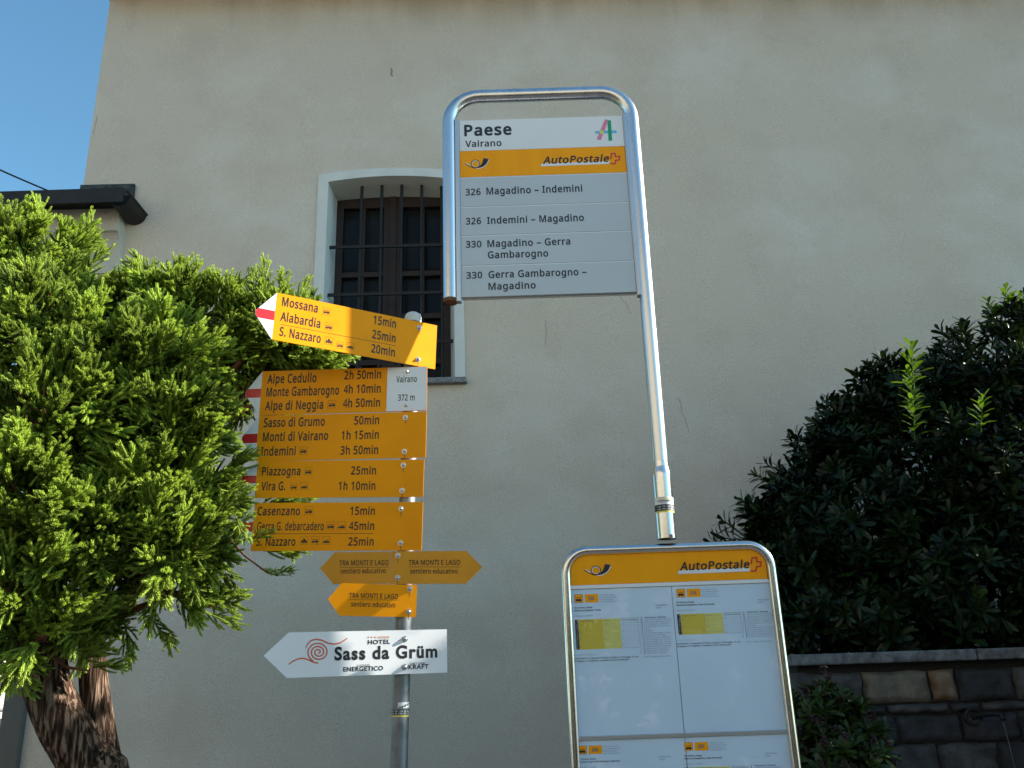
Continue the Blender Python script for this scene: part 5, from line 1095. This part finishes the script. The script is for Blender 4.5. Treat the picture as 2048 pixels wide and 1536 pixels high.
def trunk(pts, seed):
    P = [Vector(p) for p, _ in pts]; rr = [r_ for _, r_ in pts]
    path, rad = [], []
    for i in range(len(P) - 1):
        p0, p1, p2, p3 = P[max(i - 1, 0)], P[i], P[i + 1], P[min(i + 2, len(P) - 1)]
        for k_ in range(8):
            t = k_ / 8; path.append(.5 * ((2 * p1) + (p2 - p0) * t + (2 * p0 - 5 * p1 + 4 * p2 - p3) * t * t + (3 * p1 - p0 - 3 * p2 + p3) * t ** 3)); rad.append(rr[i] * (1 - t) + rr[i + 1] * t)
    path.append(P[-1]); rad.append(rr[-1])
    b = MB()
    def wob(i, j, p):
        a = 2 * math.pi * j / 48
        return 1 + .06 * noise.noise(Vector((math.cos(a) * 4.5 + seed, math.sin(a) * 4.5, p.z * 2.2))) + .06 * noise.noise(Vector((math.cos(a) * 11, math.sin(a) * 11 + seed, p.z * 5))) + .05 * abs(noise.noise(Vector((math.cos(a) * 3, seed, p.z * 9))))
    b.tube(path, rad, 48, wob=wob)
    return b
tw = lambda x, y, Y: at(x, y, Y)
g0 = tw(215, 1700, 2.92)
b = trunk([((g0.x, g0.y, .05), .12), (tw(200, 1640, 2.91), .085), (tw(176, 1540, 2.89), .070), (tw(128, 1450, 2.86), .070), (tw(96, 1375, 2.85), .066), (tw(88, 1310, 2.84), .060), (tw(80, 1230, 2.82), .056), (tw(70, 1100, 2.8), .05), (tw(90, 900, 2.8), .042), (tw(70, 650, 2.82), .025), (tw(60, 500, 2.85), .012)], 1.3)
b.build("trunk", K['bark'], tree, smooth=True)
b = trunk([(tw(228, 1660, 2.96), .075), (tw(212, 1560, 2.95), .060), (tw(200, 1470, 2.95), .046), (tw(190, 1390, 2.95), .042), (tw(184, 1320, 2.94), .040), (tw(185, 1240, 2.92), .036), (tw(210, 1100, 2.9), .032), (tw(290, 900, 2.92), .026), (tw(340, 700, 2.98), .016), (tw(345, 600, 3.0), .008)], 4.7)
b.build("trunk", K['bark'], tree, smooth=True)
# knot where a limb was cut
kc = tw(64, 1362, 2.786); kn = (CAM - kc).normalized(); kn = (kn + Vector((-.35, 0, 0))).normalized()
b = MB(); kx = kn.orthogonal().normalized(); ky = kn.cross(kx)
b.tube([kc + (kx * math.cos(i * math.pi / 8) * .019 + ky * math.sin(i * math.pi / 8) * .021) + kn * .004 for i in range(17)], [.0055 + .0015 * math.sin(i) for i in range(17)], 8, cap=False)
b.add([kc] + [kc + kx * math.cos(i * math.pi / 6) * .018 + ky * math.sin(i * math.pi / 6) * .020 for i in range(12)], [(0, 1 + i, 1 + (i + 1) % 12) for i in range(12)], 1)
b.build("knot", [mat("pale_bark_ring", (.36, .22, .15), .9, var=.3, vscale=60), mat("dark_hollow", (.02, .012, .008), .95)], tree, smooth=True)
# limbs and red brown twigs inside the crown
K['twig'] = mat("red_brown_twig", (0.20, 0.07, 0.035), 0.85, var=0.4, vscale=40)
b = MB(); rg = random.Random(3)
hubs = [tw(85, 1250, 2.82), tw(75, 1100, 2.8), tw(88, 900, 2.8), tw(186, 1240, 2.92), tw(230, 1060, 2.9), tw(290, 900, 2.92)]
for c_, rm, sq in cents:
    c_ = Vector(c_); h = min(hubs, key=lambda q: (q - c_).length + (.5 if q.z > c_.z else 0)); mid_ = h.lerp(c_, .55) - Vector((0, 0, .06 * (c_ - h).length))
    b.tube([h, h.lerp(mid_, .5), mid_, mid_.lerp(c_, .5) - Vector((0, 0, .01)), c_], [.018, .016, .013, .010, .007], 8)
    for k_ in range(9):
        d_ = Vector((rg.gauss(0, 1), rg.gauss(0, 1), rg.gauss(.2, .8))).normalized(); e_ = c_ + Vector((d_.x, d_.y, d_.z * sq)) * rm * .82
        b.tube([c_, c_.lerp(e_, .5) - Vector((0, 0, rm * .08)), e_], [.0055, .0042, .0025], 6)
b.tube([tw(455, 1075, 2.78), tw(490, 1112, 2.78), tw(530, 1142, 2.78), tw(556, 1152, 2.78)], [.004, .0036, .003, .002], 6)
b.tube([tw(300, 1170, 2.8), tw(370, 1195, 2.8), tw(430, 1215, 2.8)], [.005, .004, .003], 6)
b.tube([tw(100, 1310, 2.74), tw(135, 1335, 2.72), tw(180, 1342, 2.71)], [.006, .005, .003], 6)
b.build("branch", K['twig'], tree, smooth=True)
V, T, C = scatter(sprays, np.array([at(548, 1150, 2.78), at(520, 1138, 2.78)]), unit(np.array([[1, 0, .3], [.8, 0, -.2]])), np.array([.45, .35]), np.array([.1, .1]))
np_mesh("hanging_spray", V, T, K['conifer'], tree, C)

# ------------------------------------------------------------------ big evergreen bush behind the stone wall
def leaf(L_, W, curl, cup, nseg=4):
    """spoon-shaped leaf along +Z, face towards +X; two triangle strips with a folded midrib"""
    V, T = [], []
    prof_ = [.10, .42, .80, 1.0, .62] if nseg == 4 else [.1, .9, .6]
    for i in range(nseg + 1):
        t = i / nseg; w_ = W / 2 * prof_[i]; z = L_ * t; x = -curl * L_ * t * t
        V += [(x + cup * w_, -w_, z), (x, 0, z), (x + cup * w_, w_, z)]
    V.append((-curl * L_ * 1.1, 0, L_ * 1.05)); e = len(V) - 1
    for i in range(nseg):
        a = 3 * i; T += [(a, a + 1, a + 4), (a, a + 4, a + 3), (a + 1, a + 2, a + 5), (a + 1, a + 5, a + 4)]
    a = 3 * nseg; T += [(a, a + 1, e), (a + 1, a + 2, e)]
    return np.array(V, dtype=float), np.array(T)
def rosette(seed, n_, L_, W, stem, spread, levels=1, t0=.25, t1=.6):
    rg = np.random.default_rng(seed); Vs, Ts, Cs = [], [], []; k = 0
    V, T = tri_tube([(0, 0, -stem), (0, 0, -stem * .5), (0, 0, 0)], [.0035, .003, .002], 4)
    Vs.append(V); Ts.append(T); Cs.append(np.full(len(V), t1)); k += len(V)
    for i in range(n_):
        lv = i / n_; z = -stem * (1 - lv) * (.9 if levels > 1 else .35)
        a = i * 2.39996 + rg.normal(0, .2); el = spread * (1.15 - .65 * lv) + rg.normal(0, .12)
        s_ = rg.uniform(.75, 1.1) * (1.0 - .35 * lv * lv)
        V, T = leaf(L_ * s_, W * s_, rg.uniform(.05, .28), rg.uniform(.15, .45))
        ca, sa, ce, se = math.cos(a), math.sin(a), math.cos(el), math.sin(el)
        Rm = np.array([[ca * -ce, -sa, ca * se], [sa * -ce, ca, sa * se], [se, 0, ce]])
        Vs.append(V @ Rm.T + np.array([0, 0, z])); Ts.append(T + k); Cs.append(np.full(len(V), rg.uniform(t0, t1))); k += len(V)
    return np.concatenate(Vs), np.concatenate(Ts), np.concatenate(Cs)
ros = [rosette(70 + i, 12 + i % 3, .104, .030, .10, 1.05, 2) for i in range(6)]
young = [rosette(90 + i, 17, .088, .034, .20, 1.05, 2, .7, 1.0) for i in range(2)]
K['bush'] = foliage_mat("leathery_leaf", (0.0010, 0.0030, 0.0021), (0.035, 0.072, 0.016), 0.33, 0.18, 0.25)
K['young'] = foliage_mat("young_leaf", (0.02, 0.05, 0.01), (0.085, 0.155, 0.014), 0.35, 0.35, 0.3)
bb = at(1950, 1310, 5.2)
bush = thing("evergreen_bush", (bb.x, bb.y, ctop - .03), "huge dark glossy evergreen bush with spoon-shaped leaves rising above the stone wall at right", "bush")
BC = [(1640, 905, 92, 5.2), (1590, 965, 80, 5.25), (1690, 850, 88, 5.2), (1540, 1030, 78, 5.3), (1775, 765, 88, 5.2), (1725, 835, 100, 5.2), (1960, 760, 150, 5.1), (2060, 660, 110, 5.2), (1850, 800, 130, 5.15), (1760, 860, 110, 5.2), (1700, 930, 120, 5.1), (1620, 1010, 110, 5.2), (1560, 1060, 90, 5.3), (1510, 1100, 70, 5.35), (2120, 800, 170, 5.0),
      (1900, 950, 180, 4.95), (1780, 1050, 180, 4.95), (1660, 1130, 150, 5.05), (1580, 1180, 120, 5.15), (2050, 1000, 200, 4.9), (1920, 1150, 190, 4.85), (1760, 1210, 150, 4.9), (1640, 1240, 110, 4.95), (2080, 1200, 180, 4.85),
      (1500, 1170, 100, 5.3), (1560, 1270, 90, 5.2), (2220, 1000, 200, 5.0), (2260, 750, 170, 5.1), (2300, 1200, 200, 5.0)]
PP, DD, SS, TT = [], [], [], []
for (x, y, r_, Y) in BC:
    rm = (r_ - 22) * Y / 1690; c_ = np.array(at(x, y, Y)); n_ = int(620 * rm * rm) + 10
    d = unit(nr.normal(0, 1, (n_, 3)) + np.array([-.05, -.35, .15])); f = np.where(nr.random(n_) < .72, nr.uniform(.75, 1.0, n_), nr.uniform(.2, .75, n_))
    PP.append(c_ + d * rm * f[:, None] * np.array([1, .8, 1])); DD.append(unit(d + np.array([0, -.1, .55]) + nr.normal(0, .3, (n_, 3)))); SS.append(nr.uniform(.8, 1.2, n_)); TT.append(nr.normal(-.12, .10, n_))
P_ = np.concatenate(PP); D_ = np.concatenate(DD); S_ = np.concatenate(SS); T_ = np.concatenate(TT)
ok = (P_[:, 1] < 5.88) & ((P_[:, 1] > 4.62) | (P_[:, 2] > ctop + .03)) & (P_[:, 2] > ctop - .05)
V, T, C = scatter(ros, P_[ok], D_[ok], S_[ok], T_[ok])
np_mesh("foliage", V, T, K['bush'], bush, C)
print("bush tris", len(T))
yp = [(1822, 690, 4.62, 0, -.25, 1, 1.25), (1822, 745, 4.60, .05, -.3, 1, 1.2), (1826, 800, 4.60, 0, -.3, 1, 1.1), (1965, 790, 4.52, .1, -.3, 1, 1.0), (2010, 575, 5.1, 0, -.2, 1, 1.1), (2040, 590, 5.1, .2, -.2, 1, 1.0), (1975, 600, 5.1, -.2, -.2, 1, .9),
      (1955, 1180, 4.55, 0, -1, .3, .9), (1945, 1140, 4.6, 0, -.9, .5, .7)]
for i, a in enumerate(yp):
    V, T, C = scatter(young, np.array([at(a[0], a[1], a[2])]), unit(np.array([[a[3], a[4], a[5]]], dtype=float)), np.array([a[6]]), np.array([0.0 if i < 7 else -.28]))
    np_mesh("young_shoot", V, T, K['young'], bush, C)
# straggling shoots at the left edge of the bush
yp = [(1420, 1085, 5.4, -1, 0, .15, 1.0), (1445, 1040, 5.4, -.8, 0, .6, 1.0), (1480, 1000, 5.4, -.9, 0, .5, 1), (1510, 950, 5.4, -.9, 0, .5, 1), (1440, 1075, 5.35, -.8, -.2, .1, 1), (1500, 1040, 5.35, -.8, -.2, .4, 1), (1530, 925, 5.35, -.7, 0, .7, .9)]
for a in yp:
    V, T, C = scatter(ros, np.array([at(a[0], a[1], a[2])]), unit(np.array([[a[3], a[4], a[5]]], dtype=float)), np.array([a[6]]), np.array([-.1]))
    np_mesh("side_shoot", V, T, K['bush'], bush, C)
K['stem'] = mat("grey_brown_stem", (0.09, 0.065, 0.045), 0.85, var=0.3, vscale=30)
b = MB(); rg = random.Random(8)
for (x, y, r_, Y) in BC:
    c_ = at(x, y, Y + .05); f0 = Vector((bb.x + (c_.x - bb.x) * .35, 5.25, ctop - .06)); m_ = f0.lerp(c_, .5) + Vector((rg.uniform(-.05, .05), .05, .05))
    b.tube([f0, m_, c_], [.022, .016, .008], 7)
b.tube([at(1420, 1085, 5.4), at(1480, 1110, 5.38), at(1560, 1130, 5.3)], [.004, .006, .009], 6); b.tube([at(1445, 1040, 5.4), at(1500, 1080, 5.38), at(1570, 1110, 5.3)], [.004, .006, .009], 6)
b.build("branch", K['stem'], bush, smooth=True)

# ------------------------------------------------------------------ small shrub with dark red buds in front of the stone wall
sk = at(1680, 1500, 4.2)
shrub = thing("flowering_shrub", (sk.x, sk.y, 0.12), "small shrub with green leaves and dark red buds in front of the stone wall", "shrub")
small = [rosette(120 + i, 11, .075, .027, .05, 1.15, 1, .4, 1.0) for i in range(4)]
K['shrub_leaf'] = foliage_mat("shrub_leaf", (0.006, 0.014, 0.004), (0.045, 0.08, 0.009), 0.4, 0.2, 0.4)
n_ = 330; d = unit(nr.normal(0, 1, (n_, 3)) + np.array([0, -.2, .35])); c_ = np.array([sk.x - .03, sk.y, 1.02]); pr = c_ + d * nr.uniform(.5, 1, (n_, 1)) * np.array([.33, .26, .56])
V, T, C = scatter(small, pr, unit(d + np.array([0, -.15, .6]) + nr.normal(0, .25, (n_, 3))), nr.uniform(.75, 1.15, n_), nr.normal(-.05, .15, n_))
np_mesh("foliage", V, T, K['shrub_leaf'], shrub, C)
b = MB(); rg = random.Random(4)
for i in range(0, n_, 3):
    p = Vector(pr[i]) + Vector(d[i]) * .03 + Vector((0, 0, .03)); r_ = rg.uniform(.012, .022)
    for k_ in range(22):
        q = p + Vector((rg.gauss(0, r_ * .6), rg.gauss(0, r_ * .6), rg.gauss(0, r_ * .7))); b.dome(q, (rg.gauss(0, 1), rg.gauss(0, 1), 1), .0055, .008, n=5, rings=2)
bud = b.build("flower_buds", mat("dark_red_bud", (.035, .007, .008), .6, var=.4, vscale=60), shrub); bud["kind"] = "stuff"
b = MB()
for i in range(0, n_, 9):
    e_ = Vector(pr[i]); f0 = Vector((sk.x + rg.uniform(-.06, .06), sk.y + rg.uniform(-.05, .05), .12)); b.tube([f0, f0.lerp(e_, .5) + Vector((0, 0, .08)), e_], [.009, .006, .003], 6)
b.build("stem", K['stem'], shrub, smooth=True)

# ------------------------------------------------------------------ added out-of-view hedging at right, put in to shade the trunk and stone wall
hg = thing("shade_hedge", (3.9, 4.4, 0.0), "added out-of-view dark hedging right of the stone wall, casting shade on the trunk", "shade_hedge")
n_ = 4400; P_ = np.stack([nr.uniform(3.25, 4.7, n_), nr.uniform(3.22, 5.7, n_), nr.uniform(.1, 3.92, n_)], 1)
P_[:, 2] *= np.where(P_[:, 1] > 4.1, .66, 1)
q_ = nr.integers(0, 3, n_); P_[q_ == 0, 0] = 3.25 + nr.uniform(0, .12, (q_ == 0).sum()); P_[q_ == 1, 1] = 3.22 + nr.uniform(0, .12, (q_ == 1).sum())
d_ = unit(nr.normal(0, .6, (n_, 3)) + np.where((q_ == 0)[:, None], [[-1.0, 0, .4]], np.where((q_ == 1)[:, None], [[0, -1.0, .4]], [[0, 0, 1.0]])))
V, T, C = scatter(ros, P_, d_, nr.uniform(.9, 1.3, n_), nr.normal(-.1, .1, n_)); np_mesh("foliage", V, T, K['bush'], hg, C)
b = MB(); rg = random.Random(2)
for i in range(9): b.tube([(rg.uniform(3.5, 4.5), 3.3 + i * .27, 0), (rg.uniform(3.5, 4.5), 3.3 + i * .27, 3.5)], [.03, .01], 7)
b.build("stem", K['stem'], hg, smooth=True)

# ------------------------------------------------------------------ added garden hedging, unseen behind the viewer, holds low light off the wall
gh = thing("added_garden_hedge", (0, -2.2, 0.0), "added out-of-view dark garden hedging along the far side of the street, blocking low light", "shade_hedge")
n_ = 5200; P_ = np.stack([nr.uniform(-7, 7, n_), nr.uniform(-2.7, -1.9, n_), nr.uniform(.1, 2.7, n_)], 1)
q_ = nr.random(n_) < .75; P_[q_, 1] = -1.9 + nr.uniform(-.12, 0, q_.sum())
d_ = unit(nr.normal(0, .6, (n_, 3)) + np.array([0, .9, .4]))
V, T, C = scatter(ros, P_, d_, nr.uniform(1.0, 1.5, n_), nr.normal(-.1, .1, n_)); np_mesh("foliage", V, T, K['bush'], gh, C)
b = MB()
for i in range(14): b.tube([(-6.5 + i, -2.3, 0), (-6.4 + i, -2.3, 2.3)], [.03, .01], 7)
b.build("stem", K['stem'], gh, smooth=True)

# ------------------------------------------------------------------ added house across the street (unseen behind the viewer; it sends sunlight back onto the shaded fronts and shows in the steel)
K['opp'] = mat("opposite_plaster", (0.44, 0.39, 0.31), 0.95, var=0.10, vscale=2, bump=0.3, bscale=80)
fo = Frame((-2.0, -7.0, 0), R(180 - 35))          # its front looks over the street, turned towards the sun
opp = thing("added_village_house", fo.p(0, 0), "added out-of-view plain cream village house across the street with green shutters, mirrored in the steel tubes", "house")
K['shutter'] = mat("green_shutter", (0.03, 0.07, 0.045), 0.6, var=0.2, vscale=6)
b = MB(); b.fbox(fo, -11, 11, 0, 8.0, -9, 0); b.build("wall", K['opp'], opp)
b = MB(); b.fbox(fo, -11.5, 11.5, 8.002, 8.15, -9.5, 0.5); b.add([fo.p(-11.5, 8.152, .5), fo.p(11.5, 8.152, .5), fo.p(11.5, 10.8, -4.5), fo.p(-11.5, 10.8, -4.5), fo.p(11.5, 8.152, -9.5), fo.p(-11.5, 8.152, -9.5)], [(0, 1, 2, 3), (3, 2, 4, 5), (1, 4, 2), (0, 3, 5)])
b.build("roof", K['tile'], opp)
for x in (-9.8, -7.0, 8.6):
    for z in (4.7,):
        b = MB(); b.fbox(fo, x, x + 1.0, z, z + 1.5, .002, .03); wo = b.build("window", K['glass'], opp)
        for sx in (-.52, 1.02):
            b = MB(); b.fbox(fo, x + sx, x + sx + .5, z, z + 1.5, .002, .05); b.build("shutter", K['shutter'], wo, bevel=.01)
